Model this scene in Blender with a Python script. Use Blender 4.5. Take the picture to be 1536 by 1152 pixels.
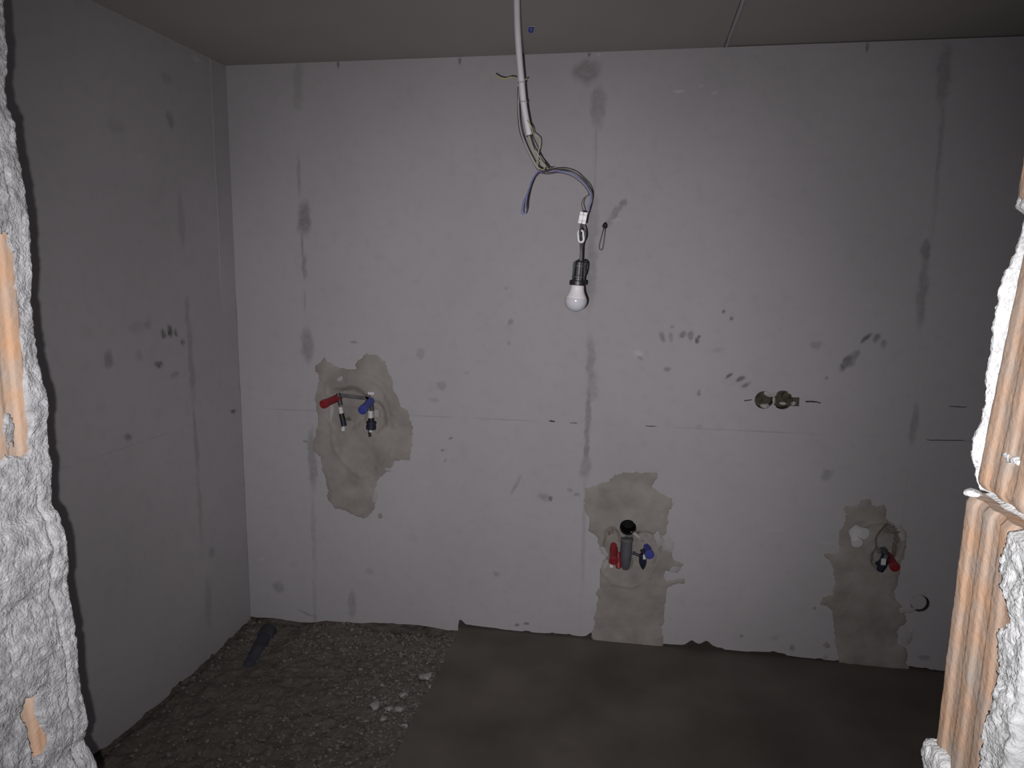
import bpy, bmesh, math, random
import numpy as np
from mathutils import Vector, Matrix

random.seed(7)
rng = np.random.default_rng(11)
for o in list(bpy.data.objects):
    bpy.data.objects.remove(o, do_unlink=True)
scn = bpy.context.scene
COL = scn.collection

# ------------------------------------------------------------------ camera
W, H = 1536, 1152
F = 1121.3
PITCH, YAW, ROLL = 0.1551, 0.1702, 0.0113
CAM = np.array([0.0, 0.0, 1.5375])
fw = np.array([-math.sin(YAW) * math.cos(PITCH), math.cos(YAW) * math.cos(PITCH), -math.sin(PITCH)])
r0 = np.array([math.cos(YAW), math.sin(YAW), 0.0])
u0 = np.cross(r0, fw)
rt = r0 * math.cos(ROLL) + u0 * math.sin(ROLL)
up = u0 * math.cos(ROLL) - r0 * math.sin(ROLL)
cd = bpy.data.cameras.new('camera')
cam = bpy.data.objects.new('camera', cd)
COL.objects.link(cam)
cd.sensor_fit = 'HORIZONTAL'
cd.sensor_width = 36.0
cd.lens = F / W * 36.0
cd.clip_start = 0.02
cam.matrix_world = Matrix(((rt[0], up[0], -fw[0], CAM[0]), (rt[1], up[1], -fw[1], CAM[1]),
                           (rt[2], up[2], -fw[2], CAM[2]), (0, 0, 0, 1)))
scn.camera = cam

# ------------------------------------------------------------------ world, flash, exposure
wd = bpy.data.worlds.new('world')
scn.world = wd
wd.use_nodes = True
wd.node_tree.nodes['Background'].inputs[0].default_value = (0.75, 0.78, 0.85, 1)
wd.node_tree.nodes['Background'].inputs[1].default_value = 0.004

# the photographer's twin-LED flash, a couple of centimetres left of and below the lens
fpos = CAM - rt * 0.017 - up * 0.010 + fw * 0.004
faim = fw + rt * (760 - 768) / F - up * (606 - 576) / F
for nm, watts, cone in (('camera_flash_wide', 101.0, 101), ('camera_flash_narrow', 70.0, 60)):
    ld = bpy.data.lights.new(nm, 'SPOT')
    ld.energy = watts
    ld.color = (0.99, 0.955, 0.985)
    ld.spot_size = math.radians(cone)
    ld.spot_blend = 1.0
    ld.shadow_soft_size = 0.003
    fl = bpy.data.objects.new(nm, ld)
    COL.objects.link(fl)
    fl.location = fpos
    fl.rotation_euler = Vector(faim).to_track_quat('-Z', 'Y').to_euler()

scn.view_settings.view_transform = 'Standard'
scn.view_settings.look = 'None'
scn.view_settings.exposure = 0.0
scn.view_settings.gamma = 1.0
scn.view_settings.use_curve_mapping = False

# ------------------------------------------------------------------ dimensions (metres)
D = 2.948          # back wall
L = 1.701          # left wall at x = -L
R = 1.75           # right wall
ZC = 2.332         # ceiling
ZP = 0.921         # marked level line
SEAMS = (-1.389, -0.206, 1.010)
PN, PF = 0.588, 0.737   # near / far face of the wall with the broken opening


def at(px, py, y=None, x=None, z=None):
    d = fw + rt * (px - W / 2) / F - up * (py - H / 2) / F
    if y is not None:
        t = (y - CAM[1]) / d[1]
    elif x is not None:
        t = (x - CAM[0]) / d[0]
    else:
        t = (z - CAM[2]) / d[2]
    return CAM + t * d


# ------------------------------------------------------------------ noise
def _hash(ix, iy, seed):
    h = (ix.astype(np.int64) * 374761393 + iy.astype(np.int64) * 668265263 + seed * 974711) & 0x7fffffff
    h = ((h ^ (h >> 13)) * 1274126177) & 0x7fffffff
    return ((h ^ (h >> 16)) & 0xffff) / 65535.0


def vn(x, y, seed=0):
    x = np.asarray(x, float); y = np.asarray(y, float)
    ix = np.floor(x); iy = np.floor(y)
    fx = x - ix; fy = y - iy
    fx = fx * fx * (3 - 2 * fx); fy = fy * fy * (3 - 2 * fy)
    a = _hash(ix, iy, seed); b = _hash(ix + 1, iy, seed)
    c = _hash(ix, iy + 1, seed); d = _hash(ix + 1, iy + 1, seed)
    return (a * (1 - fx) + b * fx) * (1 - fy) + (c * (1 - fx) + d * fx) * fy


def fbm(x, y, seed=0, oct=4):
    s = 0.0; a = 0.5; t = 0.0
    for k in range(oct):
        s = s + a * vn(x * 2 ** k, y * 2 ** k, seed + 17 * k); t += a; a *= 0.5
    return s / t * 2 - 1


# ------------------------------------------------------------------ materials
MATS = {}


def mat(name, col, rough=0.8, vary=0.12, scale=12.0, bump=0.0, bscale=80.0, col2=None, spec=0.3, metallic=0.0, detail=5.0):
    if name in MATS:
        return MATS[name]
    m = bpy.data.materials.new(name); m.use_nodes = True
    nt = m.node_tree; N = nt.nodes; Lk = nt.links
    b = N['Principled BSDF']
    b.inputs['Roughness'].default_value = rough
    b.inputs['Specular IOR Level'].default_value = spec
    b.inputs['Metallic'].default_value = metallic
    tc = N.new('ShaderNodeTexCoord')
    ns = N.new('ShaderNodeTexNoise'); ns.inputs['Scale'].default_value = scale
    ns.inputs['Detail'].default_value = detail
    Lk.new(tc.outputs['Object'], ns.inputs['Vector'])
    rp = N.new('ShaderNodeValToRGB')
    rp.color_ramp.elements[0].position = 0.3; rp.color_ramp.elements[1].position = 0.7
    c = np.array(col)
    c2 = np.array(col2) if col2 is not None else c * (1 + vary)
    c1 = c if col2 is not None else c * (1 - vary)
    rp.color_ramp.elements[0].color = (*c1, 1); rp.color_ramp.elements[1].color = (*np.minimum(c2, 1), 1)
    Lk.new(ns.outputs['Fac'], rp.inputs['Fac']); Lk.new(rp.outputs['Color'], b.inputs['Base Color'])
    if bump > 0:
        n2 = N.new('ShaderNodeTexNoise'); n2.inputs['Scale'].default_value = bscale; n2.inputs['Detail'].default_value = 4
        Lk.new(tc.outputs['Object'], n2.inputs['Vector'])
        bp = N.new('ShaderNodeBump'); bp.inputs['Strength'].default_value = bump; bp.inputs['Distance'].default_value = 0.004
        Lk.new(n2.outputs['Fac'], bp.inputs['Height']); Lk.new(bp.outputs['Normal'], b.inputs['Normal'])
    MATS[name] = m
    return m


def wall_material(name, base, line=True):
    m = mat(name, base, rough=0.85, vary=0.05, scale=1.7, bump=0.18, bscale=35, spec=0.2, detail=8)
    nt = m.node_tree; N = nt.nodes; Lk = nt.links
    b = N['Principled BSDF']
    rp = [n for n in N if n.type == 'VALTORGB'][0]
    tc = [n for n in N if n.type == 'TEX_COORD'][0]

    def mix(a_out, col, fac_out):
        x = N.new('ShaderNodeMix'); x.data_type = 'RGBA'
        Lk.new(fac_out, x.inputs['Factor']); Lk.new(a_out, x.inputs[6]); x.inputs[7].default_value = (*col, 1)
        return x.outputs[2]
    # finer trowel mottling
    n3 = N.new('ShaderNodeTexNoise'); n3.inputs['Scale'].default_value = 22; n3.inputs['Detail'].default_value = 6
    Lk.new(tc.outputs['Object'], n3.inputs['Vector'])
    r3 = N.new('ShaderNodeMapRange'); r3.inputs[1].default_value = 0.52; r3.inputs[2].default_value = 0.75
    r3.inputs[4].default_value = 0.22
    Lk.new(n3.outputs['Fac'], r3.inputs[0])
    out = mix(rp.outputs['Color'], tuple(np.array(base) * 0.72), r3.outputs[0])
    a1 = N.new('ShaderNodeAttribute'); a1.attribute_name = 'stain'
    n4 = N.new('ShaderNodeTexNoise'); n4.inputs['Scale'].default_value = 70; n4.inputs['Detail'].default_value = 4
    Lk.new(tc.outputs['Object'], n4.inputs['Vector'])
    mm = N.new('ShaderNodeMath'); mm.operation = 'MULTIPLY'
    mr = N.new('ShaderNodeMapRange'); mr.inputs[1].default_value = 0.25; mr.inputs[2].default_value = 0.6; mr.inputs[3].default_value = 0.55
    Lk.new(n4.outputs['Fac'], mr.inputs[0])
    Lk.new(a1.outputs['Fac'], mm.inputs[0]); Lk.new(mr.outputs[0], mm.inputs[1])
    out = mix(out, (0.075, 0.072, 0.072), mm.outputs[0])
    a2 = N.new('ShaderNodeAttribute'); a2.attribute_name = 'pale'
    out = mix(out, (0.62, 0.6, 0.6), a2.outputs['Fac'])
    if line:   # bluish chalk level line
        sp = N.new('ShaderNodeSeparateXYZ'); Lk.new(tc.outputs['Object'], sp.inputs[0])
        s = N.new('ShaderNodeMath'); s.operation = 'SUBTRACT'; Lk.new(sp.outputs['Z'], s.inputs[0]); s.inputs[1].default_value = ZP
        ab = N.new('ShaderNodeMath'); ab.operation = 'ABSOLUTE'; Lk.new(s.outputs[0], ab.inputs[0])
        lt = N.new('ShaderNodeMapRange'); lt.inputs[1].default_value = 0.0035; lt.inputs[2].default_value = 0.001
        Lk.new(ab.outputs[0], lt.inputs[0])
        n5 = N.new('ShaderNodeTexNoise'); n5.inputs['Scale'].default_value = 4.5; n5.inputs['Detail'].default_value = 6
        Lk.new(tc.outputs['Object'], n5.inputs['Vector'])
        m5 = N.new('ShaderNodeMapRange'); m5.inputs[1].default_value = 0.42; m5.inputs[2].default_value = 0.62
        m5.inputs[3].default_value = 0.0; m5.inputs[4].default_value = 0.34
        Lk.new(n5.outputs['Fac'], m5.inputs[0])
        q = N.new('ShaderNodeMath'); q.operation = 'MULTIPLY'; Lk.new(lt.outputs[0], q.inputs[0]); Lk.new(m5.outputs[0], q.inputs[1])
        out = mix(out, (0.16, 0.16, 0.22), q.outputs[0])
    Lk.new(out, b.inputs['Base Color'])
    return m


M_WALL = wall_material('grey_plaster', (0.405, 0.392, 0.405))
M_BACK = mat('raw_masonry', (0.06, 0.05, 0.045), 0.95, 0.3, 20)
M_PLAIN = mat('grey_plaster_plain', (0.40, 0.39, 0.40), 0.85, 0.06, 3, 0.2, 40, spec=0.2)
M_CEIL = mat('concrete_ceiling', (0.43, 0.405, 0.39), 0.85, 0.07, 1.6, 0.15, 30, spec=0.2, detail=8)
M_PATCH = mat('wet_mortar_patch', (0.235, 0.214, 0.193), 0.85, 0.12, 11, 0.5, 60, col2=(0.335, 0.31, 0.285), spec=0.2)
M_PATCHB = mat('pale_mortar_smear', (0.365, 0.352, 0.345), 0.85, 0.12, 20, 0.5, 60)
M_SCREED = mat('damp_screed', (0.084, 0.073, 0.062), 0.75, 0.2, 3.2, 0.2, 50, col2=(0.140, 0.123, 0.107), spec=0.25, detail=8)
M_ROUGH = mat('raw_subfloor', (0.095, 0.083, 0.071), 0.95, 0.3, 18, 0.5, 90, col2=(0.145, 0.127, 0.110), spec=0.1, detail=8)
M_GRAVEL = mat('mortar_crumbs', (0.085, 0.075, 0.066), 0.95, 0.3, 60, col2=(0.25, 0.228, 0.205), spec=0.1)
M_CHUNK = mat('pale_mortar_lump', (0.30, 0.285, 0.27), 0.95, 0.2, 30, 0.5, 90, spec=0.1)
M_CRUST = mat('white_mortar_crust', (0.23, 0.233, 0.236), 0.9, 0.2, 75, 0.8, 330, col2=(0.46, 0.465, 0.47), spec=0.15, detail=8)
M_CRUSTW = mat('white_plaster_crust', (0.52, 0.532, 0.524), 0.9, 0.2, 60, 0.6, 300, col2=(0.72, 0.735, 0.728), spec=0.15, detail=8)
M_BRICK = mat('orange_hollow_brick', (0.50, 0.305, 0.185), 0.9, 0.2, 26, 0.3, 150, col2=(0.40, 0.335, 0.28), spec=0.2, detail=8)
M_BLACK = mat('black_plastic', (0.012, 0.012, 0.013), 0.45, 0.1, 20, spec=0.5)
M_HOLE = mat('drain_black', (0.005, 0.005, 0.006), 0.7, 0.1, 20, spec=0.15)
M_DARK = mat('dark_grey_plastic', (0.05, 0.05, 0.055), 0.5, 0.15, 40, spec=0.5)
M_NAVY = mat('navy_plastic', (0.014, 0.018, 0.036), 0.5, 0.2, 40, spec=0.5)
M_RED = mat('red_plastic', (0.25, 0.024, 0.030), 0.45, 0.1, 20, spec=0.4)
M_BLUE = mat('blue_plastic', (0.062, 0.075, 0.30), 0.45, 0.1, 20, spec=0.4)
M_WHITE = mat('white_plastic', (0.62, 0.62, 0.62), 0.45, 0.05, 20, spec=0.4)
M_CONDUIT = mat('pale_grey_conduit', (0.50, 0.50, 0.52), 0.5, 0.05, 20, spec=0.4)
M_GLOBE = mat('frosted_globe', (0.40, 0.40, 0.43), 0.16, 0.02, 5, spec=0.5)
M_COLLAR = mat('bulb_collar', (0.53, 0.51, 0.515), 0.4, 0.02, 5, spec=0.4)
M_PIPE = mat('grey_drain_pipe', (0.10, 0.10, 0.115), 0.5, 0.15, 18, spec=0.4)
M_PIPE2 = mat('dark_blue_grey_pipe', (0.045, 0.05, 0.062), 0.6, 0.3, 18, spec=0.3)
M_BROWNW = mat('brown_wire', (0.035, 0.028, 0.026), 0.5, 0.1, 20, spec=0.4)
M_BLUEW = mat('blue_wire', (0.11, 0.12, 0.27), 0.5, 0.1, 20, spec=0.4)
M_YELW = mat('yellow_green_wire', (0.30, 0.285, 0.16), 0.5, 0.15, 150, spec=0.4)
M_GREYW = mat('grey_wire', (0.30, 0.29, 0.28), 0.5, 0.1, 20, spec=0.4)
M_STEEL = mat('dull_steel', (0.12, 0.112, 0.11), 0.6, 0.3, 30, spec=0.4)
M_PENCIL = mat('pencil_graphite', (0.05, 0.05, 0.055), 0.8, 0.2, 60)
M_BROKEN = mat('broken_mortar', (0.14, 0.122, 0.10), 0.9, 0.3, 60, 0.6, 120, col2=(0.215, 0.19, 0.165), spec=0.1)
M_CAVITY = mat('socket_mortar', (0.078, 0.066, 0.050), 0.9, 0.3, 45, 0.7, 120, spec=0.1)


# ------------------------------------------------------------------ object helpers
def link(name, me, m, parent=None, smooth=False):
    o = bpy.data.objects.new(name, me)
    COL.objects.link(o)
    if m is not None:
        me.materials.clear(); me.materials.append(m)
    if parent is not None:
        o.parent = parent
        o.matrix_parent_inverse = Matrix.Translation(-Vector(parent.location)) if parent.location.length else Matrix()
    if smooth:
        if len(me.polygons) < 4000:
            me.set_sharp_from_angle(angle=math.radians(42))
        me.polygons.foreach_set('use_smooth', [True] * len(me.polygons))
    return o


def mesh_of(bm, name='m'):
    me = bpy.data.meshes.new(name)
    bmesh.ops.recalc_face_normals(bm, faces=bm.faces[:])
    bm.to_mesh(me); bm.free()
    return me


def from_np(V, Fa, name='m'):
    me = bpy.data.meshes.new(name)
    V = np.asarray(V, dtype=np.float32); Fa = np.asarray(Fa, dtype=np.int32)
    n = len(Fa)
    me.vertices.add(len(V)); me.vertices.foreach_set('co', V.ravel())
    me.loops.add(n * 4); me.loops.foreach_set('vertex_index', Fa.ravel())
    me.polygons.add(n); me.polygons.foreach_set('loop_start', np.arange(n, dtype=np.int32) * 4)
    me.update(calc_edges=True); me.validate()
    return me


def compact(V, Fa, *attrs):
    used = np.unique(Fa)
    mp = np.full(len(V), -1); mp[used] = np.arange(len(used))
    return (V[used], mp[Fa]) + tuple(a[used] for a in attrs)


def empty(name, loc):
    o = bpy.data.objects.new(name, None)
    o.empty_display_size = 0.05
    COL.objects.link(o); o.location = Vector(loc)
    return o


def tag(o, label, cat, group=None):
    o['label'] = label; o['category'] = cat
    if group:
        o['group'] = group
    return o


def struct(o, label, cat):
    o['kind'] = 'structure'
    return tag(o, label, cat)


def box_bm(bm, x0, x1, y0, y1, z0, z1):
    v = [bm.verts.new(p) for p in ((x0, y0, z0), (x1, y0, z0), (x1, y1, z0), (x0, y1, z0),
                                   (x0, y0, z1), (x1, y0, z1), (x1, y1, z1), (x0, y1, z1))]
    for f in ((0, 3, 2, 1), (4, 5, 6, 7), (0, 1, 5, 4), (1, 2, 6, 5), (2, 3, 7, 6), (3, 0, 4, 7)):
        bm.faces.new([v[i] for i in f])


def frame(axis):
    a = Vector(axis).normalized()
    t = Vector((0, 0, 1)) if abs(a.z) < 0.9 else Vector((0, 1, 0))
    x = t.cross(a).normalized(); y = a.cross(x)
    return x, y, a


def lathe(p0, axis, prof, n=24, bm=None):
    """profile = [(distance along axis, radius)], closed at zero radii"""
    own = bm is None
    bm = bm or bmesh.new()
    X, Y, A = frame(axis); p0 = Vector(p0); rings = []
    for (t, r) in prof:
        c = p0 + A * t
        if r < 1e-6:
            rings.append([bm.verts.new(c)])
        else:
            rings.append([bm.verts.new(c + (X * math.cos(2 * math.pi * k / n) + Y * math.sin(2 * math.pi * k / n)) * r) for k in range(n)])
    for a, b in zip(rings[:-1], rings[1:]):
        for k in range(n):
            k2 = (k + 1) % n
            if len(a) == 1 and len(b) == 1:
                continue
            if len(a) == 1:
                bm.faces.new((a[0], b[k], b[k2]))
            elif len(b) == 1:
                bm.faces.new((a[k], b[0], a[k2]))
            else:
                bm.faces.new((a[k], b[k], b[k2], a[k2]))
    return mesh_of(bm) if own else bm


def spline(P, n=8):
    P = [np.array(p, float) for p in P]
    Q = [2 * P[0] - P[1]] + P + [2 * P[-1] - P[-2]]
    out = []
    for i in range(1, len(Q) - 2):
        for k in range(n):
            t = k / n
            out.append(0.5 * (2 * Q[i] + (Q[i + 1] - Q[i - 1]) * t + (2 * Q[i - 1] - 5 * Q[i] + 4 * Q[i + 1] - Q[i + 2]) * t * t
                              + (-Q[i - 1] + 3 * Q[i] - 3 * Q[i + 1] + Q[i + 2]) * t ** 3))
    out.append(P[-1])
    return out


def tube(P, r, n=8, sub=6, bm=None):
    own = bm is None
    bm = bm or bmesh.new()
    pts = [Vector(p) for p in (spline(P, sub) if sub > 1 else P)]
    rings = []; X = None
    for i, p in enumerate(pts):
        d = (pts[min(i + 1, len(pts) - 1)] - pts[max(i - 1, 0)]).normalized()
        if X is None:
            X, Y, _ = frame(d)
        else:
            X = (X - d * X.dot(d)).normalized(); Y = d.cross(X)
        rr = r(i / (len(pts) - 1)) if callable(r) else r
        rings.append([bm.verts.new(p + (X * math.cos(2 * math.pi * k / n) + Y * math.sin(2 * math.pi * k / n)) * rr) for k in range(n)])
    for a, b in zip(rings[:-1], rings[1:]):
        for k in range(n):
            bm.faces.new((a[k], b[k], b[(k + 1) % n], a[(k + 1) % n]))
    bm.faces.new(rings[0][::-1]); bm.faces.new(rings[-1])
    return mesh_of(bm) if own else bm


def lump(c, r, seed, sub=2, rough=0.35, squash=(1, 1, 1), rotz=0.0):
    bm = bmesh.new()
    bmesh.ops.create_icosphere(bm, subdivisions=sub, radius=1.0)
    ca, sa = math.cos(rotz), math.sin(rotz)
    for v in bm.verts:
        k = 1 + rough * (2 * float(vn(v.co.x * 1.9 + seed * 3.1 + v.co.z, v.co.y * 1.9 - v.co.z * 1.3 + 9, seed)) - 1)
        p = Vector((v.co.x * squash[0], v.co.y * squash[1], v.co.z * squash[2])) * k * r
        v.co = Vector((p.x * ca - p.y * sa, p.x * sa + p.y * ca, p.z)) + Vector(c)
    return mesh_of(bm)


def in_poly(U, V, poly):
    inside = np.zeros(U.shape, bool)
    n = len(poly)
    for i in range(n):
        x1, y1 = poly[i]; x2, y2 = poly[(i + 1) % n]
        c = ((y1 > V) != (y2 > V))
        with np.errstate(divide='ignore', invalid='ignore'):
            xi = (x2 - x1) * (V - y1) / (y2 - y1 + 1e-12) + x1
        inside ^= c & (U < xi)
    return inside


def erode(m, k):
    for _ in range(k):
        e = m.copy()
        e[1:] &= m[:-1]; e[:-1] &= m[1:]; e[:, 1:] &= m[:, :-1]; e[:, :-1] &= m[:, 1:]
        m = e
    return m


def blobs_field(U, Z, blobs):
    """blobs: (u, z, half width, half height, angle, strength); soft-edged, noise-warped ellipses"""
    S = np.zeros(U.shape)
    NU = fbm(U * 34, Z * 34, 3); NZ = fbm(U * 34, Z * 34, 8)
    for (u, z, a, b, ang, s) in blobs:
        r = 2.2 * max(a, b) + 0.02
        i0, i1 = np.searchsorted(U[0], [u - r, u + r]); j0, j1 = np.searchsorted(Z[:, 0], [z - r, z + r])
        if i1 <= i0 or j1 <= j0:
            continue
        k = min(0.012, 0.75 * min(a, b))
        du = U[j0:j1, i0:i1] - u + k * NU[j0:j1, i0:i1]; dz = Z[j0:j1, i0:i1] - z + 1.3 * k * NZ[j0:j1, i0:i1]
        ca, sa = math.cos(ang), math.sin(ang)
        e = np.sqrt(((du * ca + dz * sa) / a) ** 2 + ((-du * sa + dz * ca) / b) ** 2)
        v = s * np.clip((1.25 - e) / 0.6, 0, 1)
        S[j0:j1, i0:i1] = np.maximum(S[j0:j1, i0:i1], v)
    return S


def add_attr(me, name, vals):
    a = me.attributes.new(name, 'FLOAT', 'POINT')
    a.data.foreach_set('value', np.asarray(vals, np.float32))


# ================================================================== BACK WALL
g = 0.005
us = np.arange(-L, R + g, g); us[-1] = R
zs = np.arange(-0.05, ZC + g * 0.5, g); zs[-1] = ZC
U, Z = np.meshgrid(us, zs)
UC = (U[:-1, :-1] + U[1:, 1:]) / 2; ZCc = (Z[:-1, :-1] + Z[1:, 1:]) / 2


def w(px, py):            # pixel -> (u, z) on the back wall plane
    p = at(px, py, y=D)
    return (p[0], p[2])


def zp_(pts, ox, oy, s):
    return [w(ox + s * a, oy + s * b) for a, b in pts]


POLY_A = zp_([(122, 180), (180, 135), (235, 190), (300, 195), (355, 200), (365, 145), (430, 112), (500, 125), (545, 160), (550, 215),
              (575, 255), (575, 310), (610, 360), (625, 420), (670, 460), (690, 530), (690, 620), (670, 730), (590, 740), (560, 790),
              (500, 830), (480, 900), (480, 1000), (420, 1070), (370, 1060), (320, 1030), (240, 1020), (200, 960), (190, 860), (165, 790),
              (150, 720), (110, 680), (120, 600), (140, 510), (130, 440), (110, 360), (130, 310), (150, 270), (125, 230)], 440, 500, 0.2604)
POLY_B = zp_([(60, 170), (110, 150), (200, 130), (230, 90), (330, 70), (400, 65), (500, 75), (505, 120), (470, 160), (520, 190), (595, 230),
              (590, 290), (565, 340), (550, 430), (530, 490), (590, 540), (590, 600), (660, 620), (640, 660), (540, 670), (545, 710),
              (660, 710), (660, 735), (560, 760), (555, 830), (545, 900), (540, 1000), (530, 1130), (400, 1160), (300, 1140), (110, 1110),
              (110, 990), (130, 920), (140, 800), (150, 720), (165, 640), (180, 560), (150, 500), (140, 460), (100, 430), (80, 360), (65, 270)],
             860, 690, 0.2519)
POLY_C = zp_([(265, 160), (310, 155), (350, 120), (420, 105), (430, 150), (490, 140), (515, 180), (510, 230), (570, 270), (620, 290), (640, 340),
              (640, 420), (610, 480), (600, 560), (580, 640), (560, 700), (620, 760), (640, 840), (590, 900), (580, 960), (640, 1010),
              (650, 1130), (500, 1150), (330, 1120), (240, 1100), (200, 980), (190, 880), (180, 780), (120, 740), (115, 700), (190, 680),
              (200, 600), (185, 500), (140, 440), (230, 430), (230, 300), (265, 260)], 1200, 720, 0.2517)

wu = 0.011 * fbm(UC * 38, ZCc * 38, 21, 3); wz = 0.011 * fbm(UC * 38, ZCc * 38, 22, 3)
masks = {}
for k, poly in (('A', POLY_A), ('B', POLY_B), ('C', POLY_C)):
    masks[k] = in_poly(UC + wu, ZCc + wz, poly)
# satellites of splashed mortar next to the patches
for k, cx, cy, rr in (('A', 571, 773, 5), ('C', 1221, 913, 4), ('C', 1240, 968, 6), ('C', 1237, 985, 5), ('B', 1022, 873, 5), ('A', 596, 600, 4)):
    c = w(cx, cy)
    masks[k] |= np.hypot(UC + wu * .6 - c[0], ZCc + wz * .6 - c[1]) < rr * 0.0027

holes = []     # (u, z, r): round holes, rims snapped to the circle
for cx, cy, r in ((1146, 600, 0.0345), (1174, 600, 0.0365), (1380, 905, 0.034)):
    c = w(cx, cy); holes.append((c[0], c[1], r))
drain_c = w(942, 791)

Uv = U.copy(); Zv = Z.copy()
drop = np.zeros(UC.shape, bool)
for (hu, hz, hr) in holes:
    rr = np.hypot(Uv - hu, Zv - hz)
    band = np.abs(rr - hr) < 0.62 * g
    sc = np.where(band, hr / np.maximum(rr, 1e-6), 1)
    Uv = hu + (Uv - hu) * sc; Zv = hz + (Zv - hz) * sc
    rc = np.hypot((Uv[:-1, :-1] + Uv[1:, :-1] + Uv[:-1, 1:] + Uv[1:, 1:]) / 4 - hu, (Zv[:-1, :-1] + Zv[1:, :-1] + Zv[:-1, 1:] + Zv[1:, 1:]) / 4 - hz)
    drop |= rc < hr - 0.0005
# notch to the right of the right socket hole
c0 = w(1182, 596); c1 = w(1198, 610)
drop |= (UC > c0[0]) & (UC < c1[0]) & (ZCc < c0[1]) & (ZCc > c1[1])
for k in masks:
    drop |= erode(masks[k], 2)

# slight unevenness of the plaster
YV = D - 0.0016 * fbm(U * 1.6, Z * 1.6, 4) - 0.0006 * fbm(U * 9, Z * 9, 5)

# ragged lower edge above the floor
bot = 0.006 + 0.011 * np.clip(fbm(us * 7, us * 0 + 3.3, 31) + 0.1, 0, 1) + 0.012 * np.clip(fbm(us * 28, us * 0 + 1.7, 33, 2) - 0.05, 0, 1)
bot = bot + np.where((us > -0.13) & (us < 0.62), 0.004, 0.0)
for cx in (1038, 1060, 690, 888):
    c = w(cx, 960)
    bot = bot + 0.022 * np.exp(-((us - c[0]) / 0.02) ** 2)
bot = np.where(us < -0.73, -0.05 - 0.01 * fbm(us * 9, us * 0, 5) + np.clip((us + 1.45) / 0.35, 0, 1) * 0.035, bot)
bc = (bot[:-1] + bot[1:]) / 2
drop |= Z[1:, 1:] <= bc[None, :]
Zv = np.maximum(Zv, bot[None, :])

STAINS = []


def st(px, py, a, b, s, ang=0.0):
    c = w(px, py); k = 0.00272
    STAINS.append((c[0], c[1], a * k, b * k, math.radians(ang), s))


# joint smears along the three board seams
for q in ((447, 120, 7, 34, .22), (446, 150, 9, 14, .2), (448, 262, 3, 32, .3), (456, 327, 11, 26, .5), (453, 368, 2, 26, .35), (456, 402, 4, 18, .42),
          (457, 452, 2, 18, .25), (461, 517, 10, 25, .42), (469, 690, 7, 50, .4), (471, 800, 4, 70, .18), (528, 908, 7, 24, .32), (472, 900, 3, 40, .15),
          (880, 106, 19, 16, .42), (897, 160, 11, 28, .32), (893, 235, 2, 80, .2), (889, 330, 9, 38, .22), (886, 405, 10, 50, .34), (886, 545, 6, 40, .34),
          (882, 615, 4, 40, .42), (880, 665, 4, 36, .45), (878, 703, 9, 18, .3), (876, 800, 3, 90, .18),
          (1415, 112, 8, 40, .32), (1410, 225, 3, 70, .24), (1388, 376, 6, 16, .45), (1384, 440, 6, 48, .36), (1372, 635, 5, 28, .34), (1405, 300, 2, 60, .15),
          (1240, 712, 8, 8, .35)):
    st(*q)
# finger marks, knocks and drips
for q in ((993, 506, 3, 7, .5, 25), (1006, 506, 3, 8, .4, 10), (1024, 503, 6, 4, .6, 25), (1036, 504, 4, 8, .5, -15), (1046, 511, 3, 5, .9),
          (1049, 505, 2, 2, .9), (1008, 490, 3, 3, .35), (960, 538, 4, 2, .5, -25), (1000, 555, 5, 4, .45), (1048, 589, 3, 4, .5), (1076, 525, 9, 4, .18),
          (1086, 467, 2.5, 2.5, .8), (1098, 478, 2.5, 2.5, .85), (1093, 563, 6, 3, .75, 35), (1111, 569, 7, 3, .7, 30), (1119, 578, 7, 3, .6, 35),
          (1224, 517, 9, 6, .3), (1271, 545, 7, 12, .7, -30), (1281, 533, 5, 10, .45, -30),
          (1299, 508, 3, 9, .75, -45), (1315, 507, 4, 6, .6, -30), (1326, 516, 4, 6, .45), (1240, 567, 2, 3, .6),
          (825, 748, 4, 4, .7), (816, 746, 10, 8, .3), (774, 728, 3, 18, .3, -25), (676, 658, 4, 2, .75, 35), (664, 675, 2.5, 2, .7),
          (668, 691, 2, 2, .6), (662, 578, 9, 6, .28), (855, 735, 5, 3, .35), (866, 741, 4, 3, .4), (765, 483, 4, 4, .35), (763, 515, 3, 3, .3),
          (531, 513, 6, 2, .5), (631, 530, 6, 8, .22), (417, 880, 10, 9, .34), (458, 662, 4, 1.8, .7), (745, 860, 5, 4, .4), (556, 858, 6, 5, .25),
          (1320, 870, 1, 1, .1), (650, 600, 8, 3, .2), (508, 97, 2, 6, .85), (690, 92, 2, 5, .75), (1300, 70, 2, 6, .8), (884, 81, 2, 3, .7),
          (924, 318, 5, 17, .36, -38), (934, 305, 7, 5, .5, 35), (916, 329, 5, 11, .28, -30), (775, 937, 4, 2.5, .7), (790, 936, 5, 2.5, .7), (1112, 954, 3, 3, .55),
          (1187, 971, 4, 4, .5), (1387, 987, 8, 3, .4), (960, 912, 6, 4, .4), (1162, 956, 6, 5, .25), (845, 415, 1, 1, .1),
          (760, 433, 3, 3, .25), (700, 560, 4, 3, .2), 
          (458, 920, 14, 1.6, .5, -22), (472, 930, 2, 12, .35), (595, 615, 1, 1, .2), (1048, 640, 5, 3, .2), (890, 580, 6, 20, .2)):
    st(*q)
PALES = []
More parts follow.
